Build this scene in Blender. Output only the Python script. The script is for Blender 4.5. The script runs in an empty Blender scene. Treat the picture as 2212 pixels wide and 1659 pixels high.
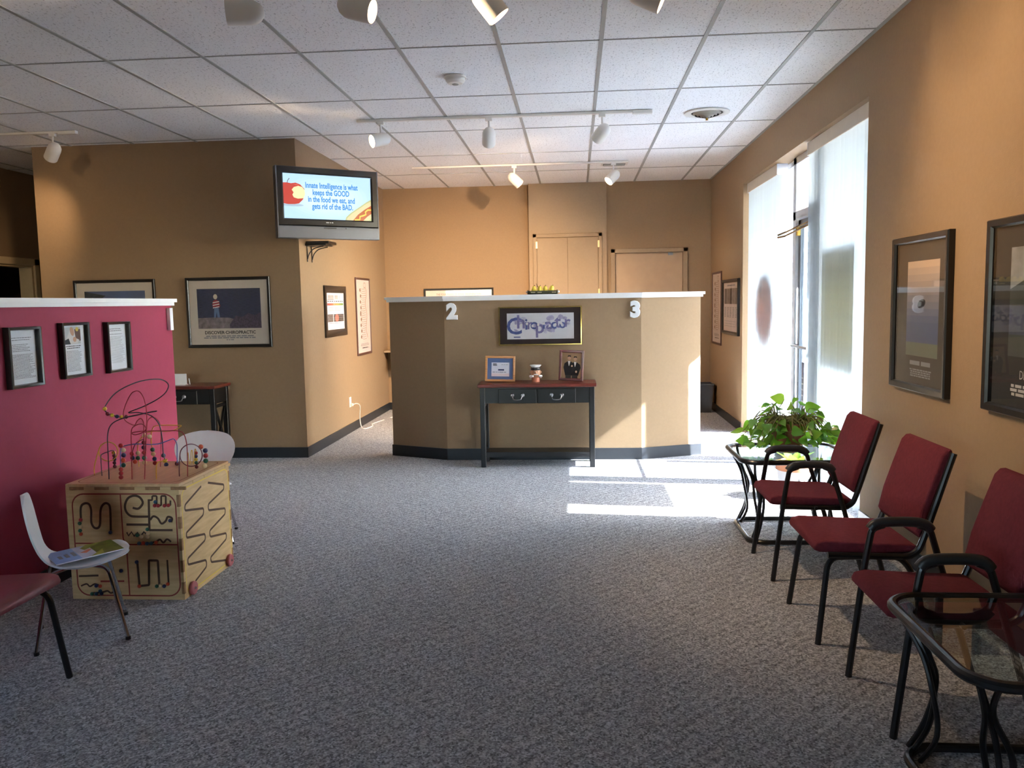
import bpy, bmesh, math, random
from mathutils import Vector, Matrix
random.seed(7)
SC = bpy.context.scene
COL = SC.collection
PI = math.pi

# ------------------------------------------------------------------ camera
FPX, YAW, PIT, ROL, HC = 1795.67, 0.0774, 0.0981, -0.0184, 1.4395
_cy, _sy, _cp, _sp = math.cos(YAW), math.sin(YAW), math.cos(PIT), math.sin(PIT)
CF = Vector((-_sy*_cp, _cy*_cp, -_sp))
_R = Vector((_cy, _sy, 0)); _U = _R.cross(CF)
CR = math.cos(ROL)*_R + math.sin(ROL)*_U
CU = -math.sin(ROL)*_R + math.cos(ROL)*_U
cam = bpy.data.cameras.new('camera')
cam.sensor_width = 36.0; cam.lens = FPX/2212*36.0; cam.clip_start = 0.05; cam.clip_end = 200
co = bpy.data.objects.new('camera', cam); COL.objects.link(co)
co.matrix_world = Matrix(((CR.x, CU.x, -CF.x, 0), (CR.y, CU.y, -CF.y, 0), (CR.z, CU.z, -CF.z, HC), (0, 0, 0, 1)))
SC.camera = co
def _ray(u, v): return CF + CR*((u-1106)/FPX) - CU*((v-829.5)/FPX)
def atY(u, v, y):
    r = _ray(u, v); return r*(y/r.y) + Vector((0, 0, HC))
def atX(u, v, x):
    r = _ray(u, v); return r*(x/r.x) + Vector((0, 0, HC))
def atZ(u, v, z):
    r = _ray(u, v); return r*((z-HC)/r.z) + Vector((0, 0, HC))

# ------------------------------------------------------------------ world, sun, exposure
SC.view_settings.view_transform = 'Standard'
SC.view_settings.look = 'None'
SC.view_settings.exposure = 1.78
SC.view_settings.gamma = 1.0
SC.view_settings.use_curve_mapping = False
world = bpy.data.worlds.new('sky'); SC.world = world; world.use_nodes = True
wn = world.node_tree; wn.nodes.clear()
_o = wn.nodes.new('ShaderNodeOutputWorld'); _b = wn.nodes.new('ShaderNodeBackground')
_s = wn.nodes.new('ShaderNodeTexSky'); _s.sky_type = 'NISHITA'; _s.sun_disc = False
_s.sun_elevation = math.radians(37.4); _s.sun_rotation = math.radians(97); _s.altitude = 100
wn.links.new(_s.outputs[0], _b.inputs[0]); wn.links.new(_b.outputs[0], _o.inputs[0])
_b.inputs[1].default_value = 1.55
sun = bpy.data.lights.new('sun', 'SUN'); sun.energy = 58; sun.color = (.95, .98, 1.0); sun.angle = 0.009
so = bpy.data.objects.new('sun', sun); COL.objects.link(so)
so.rotation_euler = Vector((-1, .125, -.77)).to_track_quat('-Z', 'Y').to_euler()
so.location = (8, 5, 7)
SPOT_W = 116.0
SC.cycles.diffuse_bounces = 7; SC.cycles.max_bounces = 12; SC.cycles.glossy_bounces = 3
SC.cycles.adaptive_threshold = .05; SC.cycles.use_light_tree = False

# ------------------------------------------------------------------ materials
def lin(c):
    return tuple(((x/255)/12.92 if x <= 10.3 else ((x/255+.055)/1.055)**2.4) for x in c)
MATS = {}
def mat(name, rgb, rough=.5, metal=0, var=.06, scale=12, bump=0, bscale=200, spec=.5, emit=None):
    if name in MATS: return MATS[name]
    m = bpy.data.materials.new(name); m.use_nodes = True; nt = m.node_tree; b = nt.nodes['Principled BSDF']
    c = lin(rgb)
    tc = nt.nodes.new('ShaderNodeTexCoord')
    if var > 0:
        n = nt.nodes.new('ShaderNodeTexNoise'); n.inputs['Scale'].default_value = scale; n.inputs['Detail'].default_value = 3
        nt.links.new(tc.outputs['Object'], n.inputs['Vector'])
        r = nt.nodes.new('ShaderNodeValToRGB')
        r.color_ramp.elements[0].position = .3; r.color_ramp.elements[1].position = .7
        r.color_ramp.elements[0].color = (*[x*(1-var) for x in c], 1)
        r.color_ramp.elements[1].color = (*[min(1, x*(1+var)) for x in c], 1)
        nt.links.new(n.outputs['Fac'], r.inputs['Fac']); nt.links.new(r.outputs['Color'], b.inputs['Base Color'])
    else:
        b.inputs['Base Color'].default_value = (*c, 1)
    if bump > 0:
        n2 = nt.nodes.new('ShaderNodeTexNoise'); n2.inputs['Scale'].default_value = bscale; n2.inputs['Detail'].default_value = 2
        nt.links.new(tc.outputs['Object'], n2.inputs['Vector'])
        bp = nt.nodes.new('ShaderNodeBump'); bp.inputs['Strength'].default_value = bump; bp.inputs['Distance'].default_value = .004
        nt.links.new(n2.outputs['Fac'], bp.inputs['Height']); nt.links.new(bp.outputs['Normal'], b.inputs['Normal'])
    b.inputs['Roughness'].default_value = rough; b.inputs['Metallic'].default_value = metal
    b.inputs['Specular IOR Level'].default_value = spec
    if emit:
        b.inputs['Emission Color'].default_value = (*c, 1); b.inputs['Emission Strength'].default_value = emit
    MATS[name] = m; return m
def shader_mat(name):
    m = bpy.data.materials.new(name); m.use_nodes = True; nt = m.node_tree; nt.nodes.clear()
    o = nt.nodes.new('ShaderNodeOutputMaterial'); MATS[name] = m
    return m, nt, o
def glass_mat(name, tint=(1, 1, 1), refl=1.0):
    m, nt, o = shader_mat(name)
    t = nt.nodes.new('ShaderNodeBsdfTransparent'); t.inputs[0].default_value = (*tint, 1)
    g = nt.nodes.new('ShaderNodeBsdfGlossy'); g.inputs['Roughness'].default_value = .02
    f = nt.nodes.new('ShaderNodeFresnel'); f.inputs['IOR'].default_value = 1.5
    mu = nt.nodes.new('ShaderNodeMath'); mu.operation = 'MULTIPLY'; mu.inputs[1].default_value = refl
    mx = nt.nodes.new('ShaderNodeMixShader')
    ge = nt.nodes.new('ShaderNodeNewGeometry'); mb = nt.nodes.new('ShaderNodeMath'); mb.operation = 'SUBTRACT'; mb.inputs[0].default_value = 1
    m3 = nt.nodes.new('ShaderNodeMath'); m3.operation = 'MULTIPLY'
    nt.links.new(ge.outputs['Backfacing'], mb.inputs[1]); nt.links.new(f.outputs[0], mu.inputs[0])
    nt.links.new(mu.outputs[0], m3.inputs[0]); nt.links.new(mb.outputs[0], m3.inputs[1]); nt.links.new(m3.outputs[0], mx.inputs[0])
    nt.links.new(t.outputs[0], mx.inputs[1]); nt.links.new(g.outputs[0], mx.inputs[2]); nt.links.new(mx.outputs[0], o.inputs[0])
    return m
def translucent_mat(name, dif, tra, fac=.5, gloss=0.0):
    m, nt, o = shader_mat(name)
    tc = nt.nodes.new('ShaderNodeTexCoord'); n = nt.nodes.new('ShaderNodeTexNoise'); n.inputs['Scale'].default_value = 25
    nt.links.new(tc.outputs['Object'], n.inputs['Vector'])
    mc = nt.nodes.new('ShaderNodeMixRGB'); mc.inputs[1].default_value = (*[c*.85 for c in lin(dif)], 1); mc.inputs[2].default_value = (*lin(dif), 1)
    nt.links.new(n.outputs['Fac'], mc.inputs[0])
    d = nt.nodes.new('ShaderNodeBsdfDiffuse'); nt.links.new(mc.outputs[0], d.inputs[0])
    t = nt.nodes.new('ShaderNodeBsdfTranslucent'); t.inputs[0].default_value = (*lin(tra), 1)
    mx = nt.nodes.new('ShaderNodeMixShader'); mx.inputs[0].default_value = fac
    nt.links.new(d.outputs[0], mx.inputs[1]); nt.links.new(t.outputs[0], mx.inputs[2])
    if gloss > 0:
        g = nt.nodes.new('ShaderNodeBsdfGlossy'); g.inputs['Roughness'].default_value = .35
        m2 = nt.nodes.new('ShaderNodeMixShader'); m2.inputs[0].default_value = gloss
        nt.links.new(mx.outputs[0], m2.inputs[1]); nt.links.new(g.outputs[0], m2.inputs[2]); mx = m2
    nt.links.new(mx.outputs[0], o.inputs[0]); return m
def carpet_mat():
    m = bpy.data.materials.new('carpet'); m.use_nodes = True; nt = m.node_tree; b = nt.nodes['Principled BSDF']
    tc = nt.nodes.new('ShaderNodeTexCoord')
    v = nt.nodes.new('ShaderNodeTexVoronoi'); v.inputs['Scale'].default_value = 150
    n = nt.nodes.new('ShaderNodeTexNoise'); n.inputs['Scale'].default_value = 120; n.inputs['Detail'].default_value = 4
    n.inputs['Roughness'].default_value = .7
    w = nt.nodes.new('ShaderNodeTexWave'); w.inputs['Scale'].default_value = 9; w.bands_direction = 'DIAGONAL'
    w.inputs['Distortion'].default_value = 6; w.inputs['Detail Scale'].default_value = 6
    for x in (v, n, w): nt.links.new(tc.outputs['Object'], x.inputs['Vector'])
    a = nt.nodes.new('ShaderNodeMixRGB'); a.blend_type = 'MIX'; a.inputs[0].default_value = .45
    nt.links.new(v.outputs['Color'], a.inputs[1]); nt.links.new(n.outputs['Fac'], a.inputs[2])
    a2 = nt.nodes.new('ShaderNodeMixRGB'); a2.inputs[0].default_value = .05
    nt.links.new(a.outputs[0], a2.inputs[1]); nt.links.new(w.outputs['Fac'], a2.inputs[2])
    # faint diamond weave
    w2 = nt.nodes.new('ShaderNodeTexWave'); w2.inputs['Scale'].default_value = 9; w2.bands_direction = 'DIAGONAL'; w2.inputs['Distortion'].default_value = 2
    mp = nt.nodes.new('ShaderNodeMapping'); mp.inputs['Rotation'].default_value = (0, 0, PI/2)
    nt.links.new(tc.outputs['Object'], mp.inputs[0]); nt.links.new(mp.outputs[0], w2.inputs['Vector'])
    a3 = nt.nodes.new('ShaderNodeMixRGB'); a3.inputs[0].default_value = .06
    nt.links.new(a2.outputs[0], a3.inputs[1]); nt.links.new(w2.outputs['Fac'], a3.inputs[2])
    bw = nt.nodes.new('ShaderNodeRGBToBW'); nt.links.new(a3.outputs[0], bw.inputs[0])
    r = nt.nodes.new('ShaderNodeValToRGB'); e = r.color_ramp.elements
    e[0].position = .28; e[0].color = (.097, .096, .098, 1)
    e[1].position = .78; e[1].color = (.66, .66, .67, 1)
    k = e.new(.5); k.color = (.305, .303, .308, 1)
    nt.links.new(bw.outputs[0], r.inputs[0]); nt.links.new(r.outputs[0], b.inputs['Base Color'])
    bp = nt.nodes.new('ShaderNodeBump'); bp.inputs['Strength'].default_value = .9; bp.inputs['Distance'].default_value = .006
    nt.links.new(bw.outputs[0], bp.inputs['Height']); nt.links.new(bp.outputs['Normal'], b.inputs['Normal'])
    b.inputs['Roughness'].default_value = .95; b.inputs['Specular IOR Level'].default_value = .15
    b.inputs['Sheen Weight'].default_value = .15; b.inputs['Sheen Roughness'].default_value = .4; b.inputs['Sheen Tint'].default_value = (.9, .93, 1, 1)
    MATS['carpet'] = m
def tile_mat():
    m = bpy.data.materials.new('ceiling_tile'); m.use_nodes = True; nt = m.node_tree; b = nt.nodes['Principled BSDF']
    tc = nt.nodes.new('ShaderNodeTexCoord')
    mp = nt.nodes.new('ShaderNodeMapping'); mp.inputs['Scale'].default_value = (1, .55, 1)
    n = nt.nodes.new('ShaderNodeTexNoise'); n.inputs['Scale'].default_value = 95; n.inputs['Detail'].default_value = 3; n.inputs['Distortion'].default_value = .8
    n2 = nt.nodes.new('ShaderNodeTexNoise'); n2.inputs['Scale'].default_value = 3
    nt.links.new(tc.outputs['Object'], mp.inputs[0]); nt.links.new(mp.outputs[0], n.inputs['Vector']); nt.links.new(tc.outputs['Object'], n2.inputs['Vector'])
    r = nt.nodes.new('ShaderNodeValToRGB'); e = r.color_ramp.elements
    e[0].position = .33; e[0].color = (.58, .58, .58, 1); e[1].position = .42; e[1].color = (.95, .955, .955, 1)
    nt.links.new(n.outputs['Fac'], r.inputs[0])
    mx = nt.nodes.new('ShaderNodeMixRGB'); mx.blend_type = 'MULTIPLY'; mx.inputs[0].default_value = .05
    nt.links.new(r.outputs[0], mx.inputs[1]); nt.links.new(n2.outputs['Fac'], mx.inputs[2])
    nt.links.new(mx.outputs[0], b.inputs['Base Color'])
    bp = nt.nodes.new('ShaderNodeBump'); bp.inputs['Strength'].default_value = .35; bp.inputs['Distance'].default_value = .003
    nt.links.new(r.outputs[0], bp.inputs['Height']); nt.links.new(bp.outputs['Normal'], b.inputs['Normal'])
    b.inputs['Roughness'].default_value = .9; b.inputs['Specular IOR Level'].default_value = .2
    MATS['ceiling_tile'] = m
def wood_mat(name, c0, c1, rough=.4, sc=(3, 30, 30)):
    m = bpy.data.materials.new(name); m.use_nodes = True; nt = m.node_tree; b = nt.nodes['Principled BSDF']
    tc = nt.nodes.new('ShaderNodeTexCoord'); mp = nt.nodes.new('ShaderNodeMapping'); mp.inputs['Scale'].default_value = sc
    n = nt.nodes.new('ShaderNodeTexNoise'); n.inputs['Scale'].default_value = 4; n.inputs['Detail'].default_value = 5
    nt.links.new(tc.outputs['Object'], mp.inputs[0]); nt.links.new(mp.outputs[0], n.inputs['Vector'])
    r = nt.nodes.new('ShaderNodeValToRGB'); r.color_ramp.elements[0].color = (*lin(c0), 1); r.color_ramp.elements[1].color = (*lin(c1), 1)
    r.color_ramp.elements[0].position = .3; r.color_ramp.elements[1].position = .7
    nt.links.new(n.outputs['Fac'], r.inputs[0]); nt.links.new(r.outputs[0], b.inputs['Base Color']); b.inputs['Roughness'].default_value = rough
    MATS[name] = m; return m
carpet_mat(); tile_mat()
WALL = mat('tan_wall_paint', (142, 118, 91), .75, var=.03, scale=40, bump=.25, bscale=260, spec=.25)
WALLB = mat('beige_wall_paint', (154, 134, 110), .75, var=.03, scale=40, bump=.2, bscale=260, spec=.25)
RED = mat('raspberry_wall_paint', (150, 52, 77), .65, var=.03, scale=30, bump=.2, bscale=260, spec=.3)
TRIMW = mat('white_trim_paint', (244, 245, 246), .4, var=.02)
BASEB = mat('black_vinyl_base', (30, 33, 38), .38, var=.1)
GRID = mat('grid_grey', (158, 158, 154), .5, var=.03)
CEILS = mat('ceiling_board', (200, 200, 196), .9)
BLACK = mat('black_paint', (14, 14, 16), .35, var=.1)
BLKM = mat('black_tube_metal', (16, 16, 18), .28, var=.1)
FRAMEB = mat('black_frame_lacquer', (20, 18, 18), .3, var=.1)
BURG = mat('burgundy_fabric', (100, 39, 47), .9, var=.12, scale=60, bump=.5, bscale=500, spec=.15)
BURGV = mat('burgundy_vinyl', (120, 44, 54), .5, var=.08, scale=20)
CHROME = mat('chrome', (200, 200, 205), .12, 1, var=.02)
SILVER = mat('silver_plastic', (92, 94, 101), .35, .3, var=.03)
GOLD = mat('gold_metal', (205, 180, 110), .22, 1, var=.05)
PEWTER = mat('pewter', (150, 150, 152), .3, 1, var=.05)
WHITEP = mat('white_plastic', (232, 234, 236), .35, var=.02)
WHITEM = mat('white_enamel', (226, 222, 214), .4, var=.02)
PAPER = mat('white_paper', (236, 240, 244), .8, var=.02)
MATBD = mat('cream_mat_board', (206, 196, 182), .85, var=.02)
MATGY = mat('dark_grey_mat_board', (62, 58, 54), .85, var=.03)
MATBR = mat('dark_brown_mat_board', (58, 44, 44), .8, var=.05)
INK = mat('black_ink', (40, 38, 40), .8, var=0)
GREYINK = mat('grey_ink', (130, 132, 136), .8, var=0)
LGREY = mat('light_grey_ink', (176, 176, 176), .8, var=0)
MAHOG = wood_mat('mahogany', (74, 26, 20), (112, 44, 32), .3, (3, 30, 30))
OAK = wood_mat('oak_frame', (176, 116, 66), (205, 146, 92), .35)
CHERRY = wood_mat('cherry_frame', (74, 18, 18), (104, 30, 28), .3)
MAPLE = wood_mat('birch_plywood', (196, 160, 108), (216, 182, 130), .45, (2, 2, 14))
MAPLET = wood_mat('birch_plywood_top', (196, 156, 108), (214, 176, 126), .3, (14, 2, 2))
GLASS = glass_mat('clear_glass', (.96, .97, .97))
PICGLASS = glass_mat('picture_glass', (.97, .97, .97), 1.0)
DOORGLASS = glass_mat('tinted_door_glass', (.52, .54, .56))
TABLEGLASS = glass_mat('table_glass', (.72, .80, .80), 1.3)
SLAT = translucent_mat('blind_vinyl', (173, 178, 179), (174, 180, 182), .38)
LEAF = translucent_mat('pothos_leaf', (82, 140, 48), (150, 205, 50), .45, .08)
LEAFY = translucent_mat('pothos_leaf_lime', (120, 165, 60), (180, 220, 70), .5, .08)
STEM = mat('vine_stem', (112, 110, 62), .7)
TERRA = mat('terracotta', (158, 104, 74), .8, var=.1)
SIDING = mat('white_siding', (222, 224, 226), .6, var=.03)
CONC = mat('concrete', (158, 162, 168), .9, var=.1, scale=3)

# ------------------------------------------------------------------ mesh helpers
def box(bm, x0, x1, y0, y1, z0, z1, bev=0, seg=2, mi=0):
    vs = [bm.verts.new(p) for p in ((x0, y0, z0), (x1, y0, z0), (x1, y1, z0), (x0, y1, z0), (x0, y0, z1), (x1, y0, z1), (x1, y1, z1), (x0, y1, z1))]
    fs = [bm.faces.new([vs[i] for i in q]) for q in ((3, 2, 1, 0), (4, 5, 6, 7), (0, 1, 5, 4), (1, 2, 6, 5), (2, 3, 7, 6), (3, 0, 4, 7))]
    for f in fs: f.material_index = mi
    if bev > 0:
        es = list({e for f in fs for e in f.edges})
        bmesh.ops.bevel(bm, geom=es, offset=bev, segments=seg, profile=.5, affect='EDGES')
    return bm
def BX(*a, **k): return box(bmesh.new(), *a, **k)
def prism(bm, pts, a0, a1, axis='y', bev=0, seg=2):
    """polygon pts in the plane across `axis`, swept from a0 to a1"""
    def P(p, a):
        return {'y': (p[0], a, p[1]), 'x': (a, p[0], p[1]), 'z': (p[0], p[1], a)}[axis]
    A = [bm.verts.new(P(p, a0)) for p in pts]; B = [bm.verts.new(P(p, a1)) for p in pts]
    n = len(pts); fs = [bm.faces.new(A), bm.faces.new(B[::-1])]
    for i in range(n): fs.append(bm.faces.new((A[i], B[i], B[(i+1) % n], A[(i+1) % n])))
    bmesh.ops.recalc_face_normals(bm, faces=fs)
    if bev > 0:
        es = list({e for f in fs[:2] for e in f.edges})
        bmesh.ops.bevel(bm, geom=es, offset=bev, segments=seg, profile=.5, affect='EDGES')
    return bm
def catmull(pts, n=6, closed=False):
    pts = [Vector(p) for p in pts]; out = []; m = len(pts)
    rng = range(m) if closed else range(m-1)
    for i in rng:
        g = (lambda k: pts[k % m]) if closed else (lambda k: pts[max(0, min(m-1, k))])
        p0, p1, p2, p3 = g(i-1), g(i), g(i+1), g(i+2)
        for s in range(n):
            t = s/n
            out.append(.5*((2*p1)+(p2-p0)*t+(2*p0-5*p1+4*p2-p3)*t*t+(3*p1-p0-3*p2+p3)*t**3))
    if not closed: out.append(pts[-1])
    return out
def fillet(pts, r, n=5, closed=False):
    pts = [Vector(p) for p in pts]; out = []; m = len(pts)
    for i in range(m):
        if not closed and i in (0, m-1): out.append(pts[i]); continue
        p, a, b = pts[i], pts[(i-1) % m], pts[(i+1) % m]
        da, db = a-p, b-p
        rr = min(r, da.length*.45, db.length*.45)
        A = p+da.normalized()*rr; B = p+db.normalized()*rr
        for s in range(n+1):
            t = s/n; out.append(A*(1-t)**2+p*2*t*(1-t)+B*t*t)
    return out
def tube(bm, pts, r, seg=8, closed=False, r2=None):
    pts = [Vector(p) for p in pts]; n = len(pts); rings = []
    T = []
    for i in range(n):
        a = pts[(i-1) % n] if closed or i > 0 else pts[0]
        b = pts[(i+1) % n] if closed or i < n-1 else pts[-1]
        T.append((b-a).normalized())
    up = Vector((0, 0, 1)) if abs(T[0].z) < .9 else Vector((1, 0, 0))
    N = (up - T[0]*up.dot(T[0])).normalized()
    for i in range(n):
        if i > 0:
            N = N - T[i]*N.dot(T[i]); N = N.normalized()
        B = T[i].cross(N); rr = r if r2 is None else r+(r2-r)*i/(n-1)
        rings.append([bm.verts.new(pts[i]+(N*math.cos(2*PI*k/seg)+B*math.sin(2*PI*k/seg))*rr) for k in range(seg)])
    fs = []
    for i in range(n if closed else n-1):
        a, b = rings[i], rings[(i+1) % n]
        sh = 0
        if closed and i == n-1:
            sh = min(range(seg), key=lambda s: sum((a[k].co-b[(k+s) % seg].co).length for k in range(seg)))
        for k in range(seg): fs.append(bm.faces.new((a[k], a[(k+1) % seg], b[(k+1+sh) % seg], b[(k+sh) % seg])))
    if not closed:
        fs.append(bm.faces.new(rings[0][::-1])); fs.append(bm.faces.new(rings[-1]))
    bmesh.ops.recalc_face_normals(bm, faces=fs)
    return bm
def TB(pts, r, **k): return tube(bmesh.new(), pts, r, **k)
def lathe(bm, prof, seg=20, c=(0, 0, 0), M=None):
    """profile (radius, height) about local z"""
    rings = []
    for r, z in prof:
        if r < 1e-5: rings.append([bm.verts.new((0, 0, z))])
        else: rings.append([bm.verts.new((r*math.cos(2*PI*k/seg), r*math.sin(2*PI*k/seg), z)) for k in range(seg)])
    fs = []
    for a, b in zip(rings, rings[1:]):
        if len(a) == len(b) == 1: continue
        for k in range(seg):
            k2 = (k+1) % seg
            if len(a) == 1: fs.append(bm.faces.new((a[0], b[k2], b[k])))
            elif len(b) == 1: fs.append(bm.faces.new((a[k], a[k2], b[0])))
            else: fs.append(bm.faces.new((a[k], a[k2], b[k2], b[k])))
    vs = list({v for f in fs for v in f.verts})
    if M is not None: bmesh.ops.transform(bm, matrix=M, verts=vs)
    bmesh.ops.translate(bm, vec=c, verts=vs)
    bmesh.ops.recalc_face_normals(bm, faces=fs)
    return bm
def LT(prof, **k): return lathe(bmesh.new(), prof, **k)
def sphere(bm, c, r, seg=10, sz=None):
    k = 6
    pr = [(r*math.sin(PI*i/k), -r*math.cos(PI*i/k)*(sz or 1)) for i in range(k+1)]
    return lathe(bm, pr, seg, c)
def obj(name, bm, m, parent=None, smooth=35, loc=None, rot=None):
    me = bpy.data.meshes.new(name); bm.to_mesh(me); bm.free()
    for x in (m if isinstance(m, (list, tuple)) else [m]): me.materials.append(x)
    if smooth:
        me.polygons.foreach_set('use_smooth', [True]*len(me.polygons)); me.set_sharp_from_angle(angle=math.radians(smooth))
    o = bpy.data.objects.new(name, me); COL.objects.link(o)
    if parent is not None: o.parent = parent
    if loc is not None: o.location = loc
    if rot is not None: o.rotation_euler = rot
    return o
def inst(src, parent, loc=None, rot=None, scale=None, m=None):
    o = src.copy(); COL.objects.link(o); o.parent = parent
    if loc is not None: o.location = loc
    if rot is not None: o.rotation_euler = rot
    if scale is not None: o.scale = scale
    return o
def tag(o, label, cat, group=None, kind=None):
    o['label'] = label; o['category'] = cat
    if group: o['group'] = group
    if kind: o['kind'] = kind
    return o
def thing(name, label, cat, loc=(0, 0, 0), rotz=0, group=None, kind=None):
    o = bpy.data.objects.new(name, None); COL.objects.link(o); o.empty_display_size = .1
    o.location = loc; o.rotation_euler = (0, 0, rotz)
    return tag(o, label, cat, group, kind)
def struct(name, bm, m, label, cat, parent=None, smooth=0):
    o = obj(name, bm, m, parent, smooth); return tag(o, label, cat, kind='structure')
def text_bm(body, size, extrude=0, bevel=0, offset=0, align='CENTER', sx=1.0):
    cu = bpy.data.curves.new('t', 'FONT'); cu.body = body; cu.size = size; cu.extrude = extrude; cu.bevel_depth = bevel; cu.offset = offset
    cu.align_x = align; cu.align_y = 'CENTER'; cu.resolution_u = 3; cu.bevel_resolution = 2
    o = bpy.data.objects.new('t', cu); COL.objects.link(o)
    dg = bpy.context.evaluated_depsgraph_get(); dg.update()
    me = bpy.data.meshes.new_from_object(o.evaluated_get(dg))
    bm = bmesh.new(); bm.from_mesh(me)
    bpy.data.objects.remove(o); bpy.data.curves.remove(cu); bpy.data.meshes.remove(me)
    # text lies in xy -> stand it up in xz facing -y
    bmesh.ops.transform(bm, matrix=Matrix.Rotation(PI/2, 4, 'X') @ Matrix.Diagonal((sx, 1, 1, 1)), verts=bm.verts)
    return bm
class Flat:
    """flat print in the local xz plane (facing -y); each added shape lies a hair in front of the last"""
    def __init__(s): s.bm = bmesh.new(); s.mats = []; s.k = 0
    def mi(s, m):
        if m not in s.mats: s.mats.append(m)
        return s.mats.index(m)
    def poly(s, pts, m):
        s.k += 1; y = -.00004*s.k
        f = s.bm.faces.new([s.bm.verts.new((p[0], y, p[1])) for p in pts]); f.normal_update()
        if f.normal.y > 0: f.normal_flip()
        f.material_index = s.mi(m); return s
    def rect(s, x0, z0, x1, z1, m): return s.poly(((x0, z0), (x1, z0), (x1, z1), (x0, z1)), m)
    def ell(s, cx, cz, rx, rz, m, n=18, a0=0, a1=2*PI, rot=0):
        P = []
        for i in range(n):
            a = a0+(a1-a0)*i/(n if abs(a1-a0) > 6.2 else n-1); x, z = rx*math.cos(a), rz*math.sin(a)
            P.append((cx+x*math.cos(rot)-z*math.sin(rot), cz+x*math.sin(rot)+z*math.cos(rot)))
        return s.poly(P, m)
    def line(s, pts, w, m):
        s.k += 1; y = -.00004*s.k; mi = s.mi(m); pts = [Vector((p[0], p[1])) for p in pts]
        L = []
        for i, p in enumerate(pts):
            d = (pts[min(i+1, len(pts)-1)]-pts[max(i-1, 0)]).normalized(); n = Vector((-d.y, d.x))*w/2
            L.append((s.bm.verts.new((p.x+n.x, y, p.y+n.y)), s.bm.verts.new((p.x-n.x, y, p.y-n.y))))
        for a, b in zip(L, L[1:]):
            f = s.bm.faces.new((a[0], a[1], b[1], b[0])); f.normal_update()
            if f.normal.y > 0: f.normal_flip()
            f.material_index = mi
        return s
    def text(s, body, size, x, z, m, align='CENTER', sx=1.0, offset=0):
        s.k += 1; y = -.00004*s.k; t = text_bm(body, size, 0, 0, offset, align, sx); mi = s.mi(m)
        mp = {v: s.bm.verts.new((v.co.x+x, y, v.co.z+z)) for v in t.verts}
        for f in t.faces:
            g = s.bm.faces.new([mp[v] for v in f.verts]); g.normal_update()
            if g.normal.y > 0: g.normal_flip()
            g.material_index = mi
        t.free(); return s
    def words(s, x0, x1, z0, z1, n, h, m, centre=False):
        """rows of word-sized marks: print too small to read"""
        s.k += 1; y = -.00004*s.k; mi = s.mi(m)
        for i in range(n):
            z = z1-(z1-z0)*(i+.5)/n; x = x0; end = x1-random.random()*(x1-x0)*.25
            if centre: d = (x1-end)/2; x += d; end = x1-d
            while x < end:
                w = min(end-x, h*random.uniform(1.5, 6))
                f = s.bm.faces.new([s.bm.verts.new(q) for q in ((x, y, z-h/2), (x+w, y, z-h/2), (x+w, y, z+h/2), (x, y, z+h/2))])
                f.material_index = mi; x += w+h*.8
        return s
    def make(s, name, parent, loc=(0, 0, 0), rot=None): return obj(name, s.bm, s.mats, parent, 0, loc, rot)
def frame_bm(W, H, fw, fd, prof=None):
    """mitred picture frame, back at y=0, face towards -y, centred"""
    bm = bmesh.new()
    prof = prof or [(0, 0), (0, -fd*.8), (fw*.15, -fd), (fw*.8, -fd*.9), (fw, -fd*.6), (fw, 0)]
    R = []
    for sx, sz in ((-1, -1), (1, -1), (1, 1), (-1, 1)):
        R.append([bm.verts.new((sx*(W/2-p), y, sz*(H/2-p))) for p, y in prof])
    fs = []
    for i in range(4):
        a, b = R[i], R[(i+1) % 4]
        for k in range(len(prof)):
            k2 = (k+1) % len(prof); fs.append(bm.faces.new((a[k], b[k], b[k2], a[k2])))
    bmesh.ops.recalc_face_normals(bm, faces=fs); return bm
def picture(name, label, cat, loc, rotz, W, H, fw, fd, fmat, bmat, draw, tiltx=0, lip=None, glass=True, group=None):
    t = thing(name, label, cat, loc, rotz, group)
    t.rotation_euler = (tiltx, 0, rotz)
    obj('frame', frame_bm(W, H, fw, fd), fmat, t, 30)
    if lip: obj('gold_line', frame_bm(W-.006, H-.006, .003, fd+.0008), lip, t, 30)
    obj('backing_board', BX(-W/2+fw*.6, W/2-fw*.6, -.006, -.001, -H/2+fw*.6, H/2-fw*.6), bmat, t, 0)
    f = Flat(); draw(f, W-2*fw, H-2*fw)
    if f.bm.faces: f.make('print', t, (0, -.0065, 0))
    if glass: obj('glass', BX(-W/2+fw*.8, W/2-fw*.8, -fd*.55-.002, -fd*.55, -H/2+fw*.8, H/2-fw*.8), PICGLASS, t, 0)
    return t

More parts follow.
